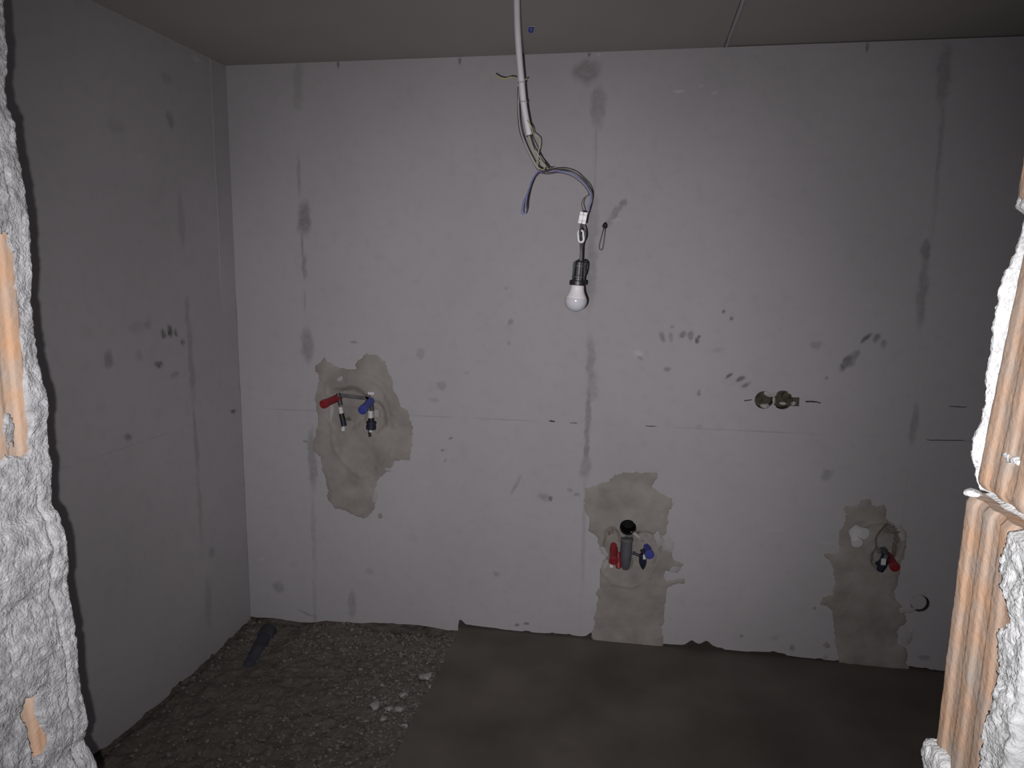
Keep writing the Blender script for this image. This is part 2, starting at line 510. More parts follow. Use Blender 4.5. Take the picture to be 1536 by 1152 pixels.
for px, py, a, b, s in ((957, 531, 7, 4, .35), (1018, 137, 7, 1.8, .55), (1052, 128, 3, 1.5, .4), (1071, 140, 5, 2, .3), (896, 82, 4, 2, .3), (1160, 795, 20, 2, .12),
                        (1240, 815, 14, 1.6, .2), (925, 330, 9, 2, .25), (394, 838, 3, 2, .3), (640, 725, 10, 4, .1), (1340, 820, 5, 3, .2)):
    c = w(px, py); PALES.append((c[0], c[1], a * .0027, b * .0027, 0, s))
S = blobs_field(U, Z, STAINS)
# broad, faint random mottling over the whole wall
S = np.maximum(S, 0.10 * np.clip(fbm(U * 2.1, Z * 1.3, 77) - 0.15, 0, 1))
Pl = blobs_field(U, Z, PALES)

bm = bmesh.new(); box_bm(bm, -L - 0.12, R + 0.12, D + 0.075, D + 0.20, -0.15, ZC + 0.1)
wall_back = struct(link('wall_back', mesh_of(bm), M_BACK), 'back wall of grey plaster boards with brown mortar patches around pipes', 'wall')


def grid_piece(keep, Xg, Yg, Zg, attrs=(), skirt=0.012, skirt_dir=(0, 1, 0)):
    """quads of a lattice where keep is True, with an edge turned back along skirt_dir"""
    nz, nu = Xg.shape
    idx = np.arange(nz * nu).reshape(nz, nu)
    a = idx[:-1, :-1][keep]; b = idx[:-1, 1:][keep]; c = idx[1:, 1:][keep]; d = idx[1:, :-1][keep]
    Fa = np.stack([a, b, c, d], 1)
    V = np.stack([Xg.ravel(), Yg.ravel(), Zg.ravel()], 1)
    if skirt:
        E = np.concatenate([Fa[:, [0, 1]], Fa[:, [1, 2]], Fa[:, [2, 3]], Fa[:, [3, 0]]])
        key = np.sort(E, 1); key = key[:, 0] * (nz * nu) + key[:, 1]
        _, inv, cnt = np.unique(key, return_inverse=True, return_counts=True)
        B = E[cnt[inv] == 1]
        n = nz * nu
        V2 = V + np.array(skirt_dir) * skirt
        V = np.concatenate([V, V, V2])      # the turned-back edge keeps its own vertices: crisp arris
        Fa = np.concatenate([Fa, np.stack([B[:, 1] + n, B[:, 0] + n, B[:, 0] + 2 * n, B[:, 1] + 2 * n], 1)])
        attrs = tuple(np.concatenate([x.ravel()] * 3) for x in attrs)
    else:
        attrs = tuple(x.ravel() for x in attrs)
    return compact(V, Fa, *attrs)


bounds = [-L] + [-L + round((q + L) / g) * g for q in SEAMS] + [R]      # board joints fall on lattice columns
for i in range(4):
    lo, hi = bounds[i], bounds[i + 1]
    keep = (UC > lo) & (UC < hi) & ~drop
    Xp = np.clip(Uv, lo + (0.0001 if i else 0), hi - (0.0001 if i < 3 else 0))
    V, Fa, s_, p_ = grid_piece(keep, Xp, YV, Zv, (S, Pl))
    me = from_np(V, Fa); add_attr(me, 'stain', s_); add_attr(me, 'pale', p_)
    link('panel', me, M_WALL, wall_back, True)

# short pencil and saw marks
for (xa, ya, xb, yb, hh) in ((1116, 601, 1128, 599.5, 1.0), (1208, 602, 1224, 602.5, 1.3), (1222, 602, 1231, 604.5, .9), (823.5, 631, 832.5, 632.5, 1.1), (1390, 660, 1446, 660.5, .6), (1424, 609.5, 1450, 610.5, .6),
                             (968, 639, 985, 639.5, .5), (855, 634, 866, 634.3, .5)):
    a_ = w(xa, ya); b_ = w(xb, yb); bm = bmesh.new(); n = 9; top_ = []; bot_ = []
    for k in range(n):
        t = k / (n - 1); hw = hh * 0.0027 * (0.35 + 0.65 * math.sin(math.pi * (0.1 + 0.8 * t))) * random.uniform(.7, 1.2)
        u_ = a_[0] + (b_[0] - a_[0]) * t; z_ = a_[1] + (b_[1] - a_[1]) * t + random.uniform(-.0008, .0008)
        top_.append((u_, z_ + hw)); bot_.append((u_, z_ - hw))
    ring = top_ + bot_[::-1]
    fr = [bm.verts.new((q[0], D - 0.0026, q[1])) for q in ring]; bk = [bm.verts.new((q[0], D + 0.002, q[1])) for q in ring]
    bm.faces.new(fr); bm.faces.new(bk[::-1])
    for k in range(len(ring)):
        k2 = (k + 1) % len(ring); bm.faces.new((fr[k], bk[k], bk[k2], fr[k2]))
    link('pencil_mark', mesh_of(bm), M_PENCIL, wall_back)

# mortar patches, each a troweled slab with a recess round the pipe ends
REC = {'A': [((523, 612), (36, 34), 0.022), ((560, 625), (22, 26), 0.012), ((540, 690), (28, 60), 0.004)],
       'B': [((918, 820), (14, 30), 0.018), ((966, 822), (24, 26), 0.020), ((940, 830), (12, 26), 0.026)],
       'C': [((1332, 815), (16, 30), 0.024), ((1322, 838), (14, 18), 0.02), ((1290, 800), (14, 16), 0.006)]}
RIDGE = {'A': [((545, 640), 52, 78), ((536, 585), 50, 28)], 'B': [((940, 835), 44, 46)], 'C': [((1322, 812), 30, 30)]}
plab = {'A': 'brown mortar patch around the shower outlets', 'B': 'brown mortar patch around the basin drain', 'C': 'brown mortar patch around the white capped outlets'}
for k in 'ABC':
    m = masks[k]
    inner = np.zeros(U.shape)
    for lev in (0, 1, 2, 3):
        e = erode(m, lev)
        vm = np.zeros(U.shape, bool)
        vm[:-1, :-1] |= e; vm[1:, :-1] |= e; vm[:-1, 1:] |= e; vm[1:, 1:] |= e
        full = np.ones(U.shape, bool)
        full[:-1, :-1] &= e; full[1:, :-1] &= e; full[:-1, 1:] &= e; full[1:, 1:] &= e
        inner += full
    h = 0.0008 + 0.0007 * inner + 0.0018 * fbm(U * 14, Z * 14, 50) + 0.0009 * fbm(U * 60, Z * 60, 51)
    rec = np.zeros(U.shape)
    Uw = U + 0.010 * fbm(U * 25, Z * 25, 61); Zw = Z + 0.010 * fbm(U * 25, Z * 25, 62)
    for (c, ab, dp) in REC[k]:
        cu, cz = w(*c)
        e = np.hypot((Uw - cu) / (ab[0] * .0027), (Zw - cz) / (ab[1] * .0027))
        rec = np.maximum(rec, dp * np.clip((1.1 - e) / 0.3, 0, 1))
    for (c, a, b) in RIDGE[k]:
        cu, cz = w(*c)
        e = np.hypot((Uw - cu) / (a * .0027), (Zw - cz) / (b * .0027))
        h = h + 0.004 * np.exp(-((e - 1) / 0.06) ** 2) * (fbm(U * 8, Z * 8, 71) > -0.25)
    h = h - rec * (inner > 1.5) + 0.003 * (rec > 0.004) * fbm(U * 45, Z * 45, 63)
    Yp = D - np.where(inner > 0, h, -0.0012)
    Up, Zp = U, Z
    if k == 'B':
        rr = np.hypot(U - drain_c[0], Z - drain_c[1]); rd_ = 0.0335
        sc = np.where(np.abs(rr - rd_) < 0.62 * g, rd_ / np.maximum(rr, 1e-6), 1)
        Up = drain_c[0] + (U - drain_c[0]) * sc; Zp = drain_c[1] + (Z - drain_c[1]) * sc
        m = m & ~(np.hypot(UC - drain_c[0], ZCc - drain_c[1]) < rd_ - 0.0005)
    V, Fa = grid_piece(m, Up, Yp, Zp, (), 0.003)
    o = link('mortar_patch', from_np(V, Fa), M_PATCH, wall_back, True)
    o['label'] = plab[k]

# pale smears of tile-adhesive round the recesses
k_ = 0
for (px, py, rx, rz, an, sd) in ((905, 826, 10, 4, 50, 1), (988, 806, 7, 17, -20, 2), (1002, 818, 8, 12, 30, 3), (908, 848, 4, 9, 10, 4), (955, 803, 3, 9, -50, 5),
                                 (546, 571, 5, 8, -20, 6), (510, 567, 7, 8, 20, 7), (1352, 800, 5, 12, -20, 8), (1358, 915, 14, 5, -10, 9), (497, 620, 4, 16, 5, 10),
                                 (1360, 955, 9, 14, 10, 11), (1012, 852, 8, 7, 0, 12), (578, 702, 10, 4, 30, 13), (562, 745, 4, 12, 10, 14)):
    c = w(px, py)
    bm = bmesh.new(); bmesh.ops.create_icosphere(bm, subdivisions=3, radius=1)
    ca, sa = math.cos(math.radians(an)), math.sin(math.radians(an))
    for v in bm.verts:
        k = 1 + 0.5 * float(fbm(v.co.x * 2.1 + sd * 7, v.co.z * 2.1 + sd, sd, 3))
        x, z = v.co.x * rx * .0027 * k, v.co.z * rz * .0027 * k
        v.co = Vector((c[0] + x * ca + z * sa, D - 0.001 + v.co.y * 0.0032, c[1] - x * sa + z * ca))
    link('mortar_smear', mesh_of(bm), M_PATCHB, wall_back, True)

# cavities of the double socket hole: lathed cups with lumpy mortar inside
for i, (hu, hz, hr) in enumerate(holes[:2]):
    me = lathe((hu, D - 0.0005, hz), (0, 1, 0), [(0, hr), (0.012, hr * 1.02), (0.04, hr * 0.95), (0.045, hr * 0.6), (0.046, 0)], 28)
    link('socket_hole', me, M_CAVITY, wall_back, True)
for (px, py, r, dy, m, sd, sq) in ((1147, 610, .016, .010, M_PATCHB, 1, (1, .6, .7)), (1155, 591, .018, .006, M_PATCHB, 2, (1.2, .5, .8)), (1181, 594, .019, .012, M_CAVITY, 3, (1, .7, .8)),
                                   (1176, 606, .012, .010, M_PATCHB, 4, (1.2, .7, .6)), (1161, 600, .012, .002, M_PATCHB, 5, (.5, .4, 1.2)), (1140, 600, .015, .03, M_CAVITY, 6, (1, 1, 1)),
                                   (1184, 592, .013, .006, M_PATCHB, 7, (1, .5, .8)), (1191, 606, .010, .010, M_PATCHB, 8, (1, .6, .8))):
    c = w(px, py)
    link('mortar_lump', lump((c[0], D + dy, c[1]), r, sd, 2, 0.4, sq), m, wall_back, True)
# dark-coloured lumps standing in for open, broken-out corners of the patches
for (px, py, r, m, sd, sq) in ((1337, 796, .024, M_BROKEN, 21, (1.2, .25, .42)), (1345, 806, .018, M_BROKEN, 22, (.5, .3, 1.0)), (1342, 824, .022, M_BROKEN, 23, (.35, .3, 1.1)), (1322, 826, .020, M_BROKEN, 24, (.9, .3, .8)),
                               (919, 797, .010, M_BROKEN, 25, (.5, .4, 1.0)), (914, 800, .008, M_BROKEN, 26, (.4, .4, 1.0)), (991, 803, .010, M_BROKEN, 27, (.35, .4, 1.1)), (988, 806, .009, M_BROKEN, 28, (.3, .4, 1.1)),
                               (966, 806, .024, M_PATCH, 29, (1.0, .35, .9)), (520, 584, .016, M_BROKEN, 30, (1.3, .3, .25)), (523, 628, .012, M_BROKEN, 31, (.9, .3, .5))):
    c = w(px, py)
    link('mortar_lump', lump((c[0], D + 0.001 if m is M_BROKEN else D + 0.004, c[1]), r, sd, 3, 0.8, sq), m, wall_back, True)
bm = bmesh.new(); box_bm(bm, c0[0] - 0.002, c1[0] + 0.002, D + 0.014, D + 0.03, c1[1] - 0.002, c0[1] + 0.002)
link('socket_notch', mesh_of(bm), M_CAVITY, wall_back)
# drilled ring on the right: plug of plaster left a little askew in its hole
hu, hz, hr = holes[2]
link('drilled_hole', lathe((hu, D - 0.0005, hz), (0, 1, 0), [(0, hr), (0.03, hr), (0.031, 0)], 28), M_CAVITY, wall_back, True)
link('plaster_plug', lathe((hu - 0.0042, D + 0.003, hz + 0.003), (0.07, -1, 0.05), [(-0.02, 0), (-0.02, hr * .875), (0.0, hr * .87), (0.002, hr * .80), (0.002, 0)], 28), M_PLAIN, wall_back, False)

# ================================================================== LEFT WALL
g2 = 0.008
ys = np.arange(PF, D + 0.002, g2); ys[-1] = D - 0.0005
z2 = np.arange(-0.12, ZC + g2 * .5, g2); z2[-1] = ZC
YL, ZL = np.meshgrid(ys, z2)
LB = []


def sl(px, py, a, b, s, ang=0.0):
    p = at(px, py, x=-L); k = 0.0024 * p[1] / 2.4
    LB.append((p[1], p[2], a * k * 1.9, b * k, math.radians(ang), s))


for q in ((245, 500, 3, 7, .8, 12), (255, 498, 3, 9, .9, -5), (264, 500, 2.5, 6, .7), (275, 514, 3, 4, .6), (239, 545, 5, 5, .8), (163, 540, 5, 15, .45), (193, 657, 5.5, 6, .55),
          (208, 533, 5, 10, .2), (262, 562, 6, 5, .3), (222, 486, 5, 8, .25), (205, 490, 10, 8, .16), (281, 470, 3, 26, .28), (287, 540, 4, 60, .32), (294, 660, 3, 50, .32),
          (300, 760, 3, 60, .22), (272, 330, 4, 40, .2), (255, 180, 4, 12, .35), (318, 830, 4, 8, .3), (313, 905, 5, 40, .22), (350, 617, 4, 3, .8), (250, 115, 6, 10, .2),
          (175, 190, 10, 12, .15), (175, 190, 4, 4, .1)):
    sl(*q)
LP = []
for px, py, a, b, s in ((295, 89, 7, 3, .4), (172, 43, 3, 4, .2), (212, 235, 6, 5, .15)):
    p = at(px, py, x=-L); LP.append((p[1], p[2], a * .004, b * .0024, 0, s))
SL = np.maximum(blobs_field(YL, ZL, LB), 0.1 * np.clip(fbm(YL * 2, ZL * 1.3, 99) - .15, 0, 1)); PLl = blobs_field(YL, ZL, LP)
bm = bmesh.new(); box_bm(bm, -L - 0.16, -L - 0.02, PN, D + 0.05, -0.15, ZC + 0.1)
wall_left = struct(link('wall_left', mesh_of(bm), M_BACK), 'left side wall of smooth grey plaster with finger marks', 'wall')
YC = (YL[:-1, :-1] + YL[1:, 1:]) / 2
ZLc = (ZL[:-1, :-1] + ZL[1:, 1:]) / 2
lbot = -0.066 + 0.016 * fbm(YL * 9, YL * 0, 131) + 0.016 * np.clip(fbm(YL * 30, YL * 0, 133, 2), 0, 1) + 0.03 * np.clip((2.15 - YL) / 0.3, 0, 1)
lbc = (lbot[:-1, :-1] + lbot[1:, 1:]) / 2
lb = [PF] + [PF + round((q - PF) / g2) * g2 for q in (1.405, 2.608)] + [D]
for i in range(3):
    keep = (YC > lb[i]) & (YC < lb[i + 1]) & (ZL[1:, 1:] > lbc)
    yy = np.clip(YL, lb[i] + (0.0001 if i else 0), lb[i + 1] - (0.0001 if i < 2 else 0))
    XL = -L + 0.0018 * fbm(YL * 1.5, ZL * 1.5, 14) + 0.0006 * fbm(YL * 9, ZL * 9, 15)
    V, Fa, s_, p_ = grid_piece(keep, XL, yy, np.maximum(ZL, lbot), (SL, PLl), 0.012, (-1, 0, 0))
    Fa = Fa[:, ::-1]
    me = from_np(V, Fa); add_attr(me, 'stain', s_); add_attr(me, 'pale', p_)
    link('panel', me, M_WALL, wall_left, True)
# corner filler strip: thin plaster skim that stops in a ridge a hand's width from the corner
zz = np.linspace(1.15, ZC - 0.002, 90); tt = np.linspace(0, 1, 8)
TT, ZZ = np.meshgrid(tt, zz)
edge = 2.836 + 0.004 * fbm(ZZ * 6, ZZ * 0, 3)
YY = edge + (D - edge) * TT
XX = -L + 0.0016 + 0.0016 * np.exp(-TT * 9) * np.clip((ZZ - 1.5) / 0.3, 0, 1) - 0.004 * np.clip((1.55 - ZZ) / 0.3, 0, 1) + 0.0005 * fbm(YY * 20, ZZ * 20, 7)
V, Fa = grid_piece(np.ones((len(zz) - 1, 7), bool), XX, YY, ZZ, (), 0.006, (-1, 0, 0))
me = from_np(V, Fa[:, ::-1]); link('corner_skim', me, M_PLAIN, wall_left, True)

# right wall, out of the picture behind the jamb
bm = bmesh.new(); box_bm(bm, R, R + 0.12, PN, D + 0.05, -0.15, ZC + 0.1)
wall_right = struct(link('wall_right', mesh_of(bm), M_PLAIN), 'right side wall of grey plaster hidden behind the brick jamb', 'wall')

# ================================================================== CEILING (two boards meeting in an open joint)
XJ = 0.260
bm = bmesh.new(); box_bm(bm, -2.5, R + 0.12, -1.2, D + 0.2, ZC + 0.02, ZC + 0.14)
ceiling = struct(link('ceiling', mesh_of(bm), M_BACK), 'flat grey-brown ceiling with one open board joint', 'ceiling')
for (xa, xb, dz) in ((-2.5, XJ - 0.003, 0.0), (XJ + 0.003, R + 0.12, 0.004)):
    bm = bmesh.new(); box_bm(bm, xa, xb, -1.2, D + 0.07, ZC + dz, ZC + 0.03)
    o = link('ceiling_board', mesh_of(bm), M_CEIL, ceiling)
    bv = o.modifiers.new('b', 'BEVEL'); bv.width = 0.002; bv.segments = 2
# bead of pale filler along the joint
ce = []
for t in np.linspace(0, 1, 40):
    y = 2.30 + t * (D - 2.31)
    ce.append((XJ + 0.005 + 0.0015 * float(fbm(y * 9, 0, 3)), y, ZC + 0.002))
link('joint_filler', tube(ce, 0.0062, 6, 1), M_CONDUIT, ceiling, True)

# ================================================================== FLOOR
XB = -0.718
xs = np.linspace(XB, R, 110); yf = np.linspace(PF - 0.4, D + 0.07, 150)
XF, YF = np.meshgrid(xs, yf)
ZF = 0.003 * fbm(XF * 1.4, YF * 1.4, 41) + 0.0008 * fbm(XF * 9, YF * 9, 42)
XF2 = XF + np.where(XF < XB + 0.001, 0.008 * fbm(YF * 8, YF * 0, 44) + 0.004 * fbm(YF * 40, YF * 0, 45), 0)
V, Fa = grid_piece(np.ones((149, 109), bool), XF2, YF, ZF, (), 0.07, (0, 0, -1))
floor = struct(link('floor', from_np(V, Fa), M_SCREED, None, True), 'damp dark screed floor, broken off along a rough strip on the left', 'floor')
bm = bmesh.new(); box_bm(bm, -2.5, R + 0.12, -1.2, PF - 0.39, -0.08, 0.0)
link('corridor_screed', mesh_of(bm), M_SCREED, floor)
bm = bmesh.new(); box_bm(bm, -2.5, XB, PF - 0.40, PF, -0.08, 0.0)
link('threshold_screed', mesh_of(bm), M_SCREED, floor)
bm = bmesh.new(); box_bm(bm, -2.5, R + 0.12, -1.2, D + 0.2, -0.25, -0.13)
link('slab', mesh_of(bm), M_ROUGH, floor)


def rough_z(x, y):
    x = np.asarray(x, float); y = np.asarray(y, float)
    z = -0.052 + 0.016 * fbm(x * 4, y * 4, 81) + 0.012 * fbm(x * 22, y * 22, 82, 3) + 0.010 * np.abs(fbm(x * 60, y * 60, 83, 2))
    z = z + 0.030 * np.exp(-((x + 1.22) / 0.10) ** 2 - ((y - D) / 0.09) ** 2)          # heap at the back wall
    z = z + 0.022 * np.clip((x + 1.0) / 0.3, 0, 1)                                     # rises towards the screed
    z = z - 0.030 * np.exp(-((x + L) / 0.030) ** 2) - 0.016 * np.exp(-((y - D) / 0.025) ** 2)      # open gap under the wall boards
    return z - 0.016 * np.exp(-((x + 1.50) / 0.06) ** 2) * np.clip((y - 2.4) / 0.2, 0, 1)   # trench of the waste pipe


xr = np.linspace(-L - 0.02, XB + 0.012, 200); yr = np.linspace(PF - 0.002, D + 0.07, 440)
XR, YR = np.meshgrid(xr, yr)
V, Fa = grid_piece(np.ones((439, 199), bool), XR, YR, rough_z(XR, YR), (), 0)
link('rough_bed', from_np(V, Fa), M_ROUGH, floor, False)

# crumbs of mortar and gravel scattered over the rough strip
bmg = bmesh.new()
base = bmesh.new(); bmesh.ops.create_icosphere(base, subdivisions=1, radius=1)
bv = [np.array(v.co) for v in base.verts]; bf = [[v.index for v in f.verts] for f in base.faces]; base.free()
Vs = []; Fs = []; cnt = 0
for i in range(9000):
    x = -L + 0.02 + (XB + L - 0.03) * random.random() ** (0.7); y = PF + 0.6 + (D - PF - 0.62) * random.random()
    dens = 0.5 + 0.9 * float(fbm(x * 3.2, y * 3.2, 91)) + 0.5 * max(0, (x + 1.15) / 0.4)
    if random.random() > dens or (abs(x + 1.50) < 0.085 and y > 2.42):
        continue
    r = random.choice((0.002, 0.0025, 0.003, 0.0035, 0.0035, 0.0045, 0.0055, 0.008))
    z = float(rough_z(x, y)) + r * 0.4
    sq = np.array([random.uniform(.7, 1.3), random.uniform(.7, 1.3), random.uniform(.5, .9)]) * r
    Vs += [p * sq * random.uniform(.75, 1.2) + np.array((x, y, z)) for p in bv]
    Fs += [[k + cnt for k in f] for f in bf]; cnt += len(bv)
me = bpy.data.meshes.new('crumbs'); me.from_pydata([tuple(v) for v in Vs], [], Fs); me.update()
gr = link('mortar_crumbs', me, M_GRAVEL, floor)
gr['kind'] = 'stuff'; gr['label'] = 'scattered crumbs of mortar and gravel over the rough floor strip'

# larger pale lumps that can be told apart
LUMPS = [(640, 1012, .020, 'flat pale mortar lump with a pitted face lying against the broken screed edge'),
         (650, 1030, .013, 'small pale chip just below the flat lump at the screed edge'),
         (665, 989, .009, 'tiny pale chip at the screed edge nearest the back wall'),
         (605, 1040, .013, 'round pale lump left of the flat lump on the rough strip'),
         (563, 1057, .017, 'pale rounded mortar lump farthest left among the lumps on the rough strip'),
         (583, 1061, .013, 'pale mortar lump between its two neighbours in the middle of the row'),
         (600, 1064, .012, 'pale mortar lump at the right end of the row of three'),
         (575, 1075, .010, 'small pale lump directly in front of the row of three'),
         (607, 1088, .010, 'small pale lump nearest the camera by the screed edge'),
         (573, 1025, .008, 'thin pale chip lying above the row of three lumps')]
for i, (px, py, r, lab) in enumerate(LUMPS):
    p = at(px, py, z=-0.03)
    x, y = p[0], p[1]
    z = float(rough_z(x, y)) + r * 0.3
    o = link('mortar_lump', lump((0, 0, 0), r, 40 + i, 2, 0.55, (1.35, 1.1, 0.6), random.uniform(0, 6)), M_CHUNK, None, False)
    o.location = (x, y, z)
    tag(o, lab, 'mortar lump', 'pale mortar lumps on the rough floor strip')

# ================================================================== NEAR WALL WITH THE BROKEN OPENING
bm = bmesh.new()
box_bm(bm, -2.5, -0.735, PN + 0.004, PF - 0.004, -0.15, ZC + 0.1)
box_bm(bm, 0.395, R + 0.12, PN + 0.004, PF - 0.004, -0.15, ZC + 0.1)
box_bm(bm, -0.735, 0.395, PN + 0.004, PF - 0.004, 2.06, ZC + 0.1)
wall_front = struct(link('wall_front', mesh_of(bm), M_PLAIN), 'brick wall with a roughly broken door opening seen at both picture edges', 'wall')

# outline of the broken edge (pixel trace put onto the far face of the wall)
TL = [(6, -60), (10, 0), (13, 60), (18, 95), (17, 115), (13, 135), (16, 160), (27, 185), (30, 215), (38, 245), (44, 290), (50, 330), (52, 360), (53, 420), (55, 470), (60, 510), (64, 545),
      (75, 590), (78, 620), (76, 640), (80, 680), (84, 700), (85, 755), (95, 770), (105, 810), (107, 855), (104, 870), (118, 930), (124, 980), (124, 1010), (134, 1060), (136, 1090), (133, 1108), (146, 1130), (151, 1152), (160, 1230)]
TR = [(1548, 60), (1536, 165), (1529, 225), (1523, 290), (1514, 312), (1530, 325), (1524, 350), (1512, 380), (1501, 405), (1494, 440), (1488, 465), (1482, 510), (1474, 560), (1470, 600),
      (1459, 635), (1453, 660), (1450, 690), (1455, 715), (1464, 736), (1441, 741), (1439, 790), (1434, 850), (1432, 880), (1425, 915), (1419, 950), (1416, 1000), (1406, 1045), (1400, 1085), (1386, 1100), (1381, 1120), (1385, 1152), (1385, 1230)]


def edge_fn(T):
    P = [at(a, b, y=PF) for a, b in T]
    z = np.array([p[2] for p in P]); x = np.array([p[0] for p in P])
    o = np.argsort(z)
    return lambda q: np.interp(q, z[o], x[o])


EL, ER = edge_fn(TL), edge_fn(TR)
zcol = np.concatenate([np.arange(0.0, 0.86, 0.02), np.arange(0.86, 1.90, 0.0022), np.arange(1.90, 2.07, 0.02)])
yrow = np.linspace(PN, PF, 72)


def jamb_crust(side, E, cfun, m, name, label):
    """rough skin of mortar wrapped over the broken reveal: near face, reveal, far face"""
    out = 1 if side == 'L' else -1
    Yr, Zr = np.meshgrid(yrow, zcol)
    c = cfun(Yr, Zr)
    X = E(Zr) + out * c
    # round the arrises a little
    rd = np.minimum(Yr - PN, PF - Yr)
    X = X - out * 0.004 * np.clip(1 - rd / 0.005, 0, 1) ** 2
    # returns onto both wall faces
    n = 7
    cols = []
    for k in range(n):
        t = (n - k) / n
        q = 0.003 * fbm(Zr[:, :1] * 60 + k, Zr[:, :1] * 0 + k * 3.1, 12) * (1 - 0.3 * t)
        cols.append((X[:, :1] - out * 0.13 * t, np.full_like(X[:, :1], PN) - 0.003 + q, Zr[:, :1]))
    cols.append((X, Yr + 0.0015 * fbm(Yr * 90, Zr * 90, 5), Zr))
    for k in range(n):
        t = (k + 1) / n
        q = 0.003 * fbm(Zr[:, :1] * 60 - k, Zr[:, :1] * 0 - k * 3.1, 13) * (1 - 0.3 * t)
        cols.append((X[:, -1:] - out * 0.13 * t, np.full_like(X[:, :1], PF) + 0.001 + q, Zr[:, :1]))
    XX = np.hstack([a for a, _, _ in cols]); YY = np.hstack([b for _, b, _ in cols]); ZZ = np.hstack([d for _, _, d in cols])
    V, Fa = grid_piece(np.ones((XX.shape[0] - 1, XX.shape[1] - 1), bool), XX, YY, ZZ, (), 0)
    if side == 'R':
        Fa = Fa[:, ::-1]
    o = link(name, from_np(V, Fa), m, wall_front, True)
    o['label'] = label


def rough(Y, Z, sd):
    return (0.0036 * fbm(Y * 42, Z * 42, sd, 3) + 0.0026 * (0.5 - np.abs(fbm(Y * 110, Z * 110, sd + 3, 2))) + 0.0014 * (vn(Y * 430, Z * 430, sd + 9) - 0.5) - 0.0025)


def c_left(Y, Z):
    c = rough(Y, Z, 201)
    wy = 0.010 * fbm(Z * 22, Y * 22, 206, 3); wz = 0.016 * fbm(Z * 30, Y * 30, 207, 3)
    # exposed brick: course z 1.318..1.575, seen between the mortar beads
    ex = (Z + wz > 1.325) & (Z + wz < 1.572) & (Y + wy < 0.706 + (1.57 - Z) * 0.03)
    rem = fbm(Z * 14, Y * 60, 209, 3) > 0.30
    c = np.where(ex & ~rem, -0.016, np.where(ex, -0.0045 + c * .6, c))
    ex2 = (Z + wz * 1.4 > 0.985) & (Z + wz * 1.4 < 1.068) & (np.abs(Y + wy - 0.663) < 0.012)
    c = np.where(ex2, -0.014, c)
    # plaster coat of the room side: stands proud behind a crack
    crack = np.abs(Y - (0.713 + 0.006 * fbm(Z * 12, Z * 0, 219)))
    return c - 0.004 * np.exp(-(crack / 0.0016) ** 2) * ((Z < 1.30) | (Z > 1.60))


def c_right(Y, Z):
    c = rough(Y, Z, 301)
    wy = 0.012 * fbm(Z * 20, Y * 20, 306, 3); wz = 0.006 * fbm(Z * 30, Y * 30, 307, 3)
    low = Z < 1.338
    mid = (Z >= 1.338) & (Z < 1.592)
    hide = np.full(Y.shape, -0.0115)
    # middle course: white coat along the room side
    o = np.where(mid & (Y + wy * .25 > 0.7275), c - 0.0005, hide)
    fleck = (fbm(Z * 60, Y * 60, 309, 3) > 0.52)
    o = np.where(mid & fleck & (Y + wy < 0.70), -0.0055 + c * .5, o)
    # bed joints
    joint = ((np.abs(Z - 1.336) < 0.007 + wz) & (Y < 0.70)) | (np.abs(Z - 1.596) < 0.006 + wz)
    o = np.where(joint, -0.008 + c, o)
    # lower course: plaster lumps of the corridor side
    near = 0.630 + 0.007 * np.clip((1.20 - Z) / 0.12, 0, 1) + 0.010 * np.exp(-((Z - 1.305) / 0.025) ** 2) - 0.014 * np.exp(-((Z - 1.267) / 0.012) ** 2) + 0.006 * np.exp(-((Z - 1.235) / 0.02) ** 2)
    o = np.where(low & (Y + wy * .6 < near), 0.008 + 1.3 * c, o)
    # foot: mortar over everything
    o = np.where((Z + wz * 2 + wy < 1.085) & (Y > 0.690), c + 0.001, o)
    o = np.where(Z < 1.02, c, o)
    o = np.where((Z > 1.588) & (Z < 1.602 + wz) & (Y > 0.70), -0.001 + c, o)
    return o


jamb_crust('L', EL, c_left, M_CRUST, 'mortar_crust', 'rough grey-white mortar crust on the left jamb')
jamb_crust('R', ER, c_right, M_CRUSTW, 'mortar_crust', 'white plaster and mortar remains on the right jamb')


def brick(side, E, z0, z1, y0, y1, inset, ribs, seed, lab=None, edge_round=0.004):
    out = 1 if side == 'L' else -1
    yy = np.linspace(y0, y1, 56); zz = np.linspace(z0, z1, 44)
    Yg, Zg = np.meshgrid(yy, zz)
    t = (Yg - y0) / (y1 - y0)
    rib = 0.5 - 0.5 * np.cos(2 * np.pi * ribs * t)
    rib = np.clip((rib - 0.25) / 0.5, 0, 1); rib = rib * rib * (3 - 2 * rib)
    h = -inset - 0.0024 * (1 - rib) + 0.0006 * fbm(Yg * 40, Zg * 25, seed, 3) + 0.0005 * fbm(Yg * 160, Zg * 160, seed + 5, 2)
    ed = np.minimum(np.minimum(Yg - y0, y1 - Yg) / edge_round, np.minimum(Zg - z0, z1 - Zg) / 0.004)
    h = h - 0.004 * np.clip(1 - ed, 0, 1) ** 2
    ea, eb = float(E(z0 + (0.004 if z0 > 1.55 else 0.022))), float(E(z1 - 0.02))      # bricks are straight: chord of the broken edge
    X = ea + (eb - ea) * (Zg - z0) / (z1 - z0) + out * h
    V, Fa = grid_piece(np.ones((43, 55), bool), X, Yg, Zg, (), 0.075, (-out, 0, 0))
    if side == 'R':
        Fa = Fa[:, ::-1]
    o = link('brick', from_np(V, Fa), M_BRICK, wall_front, True)
    if lab:
        o['label'] = lab


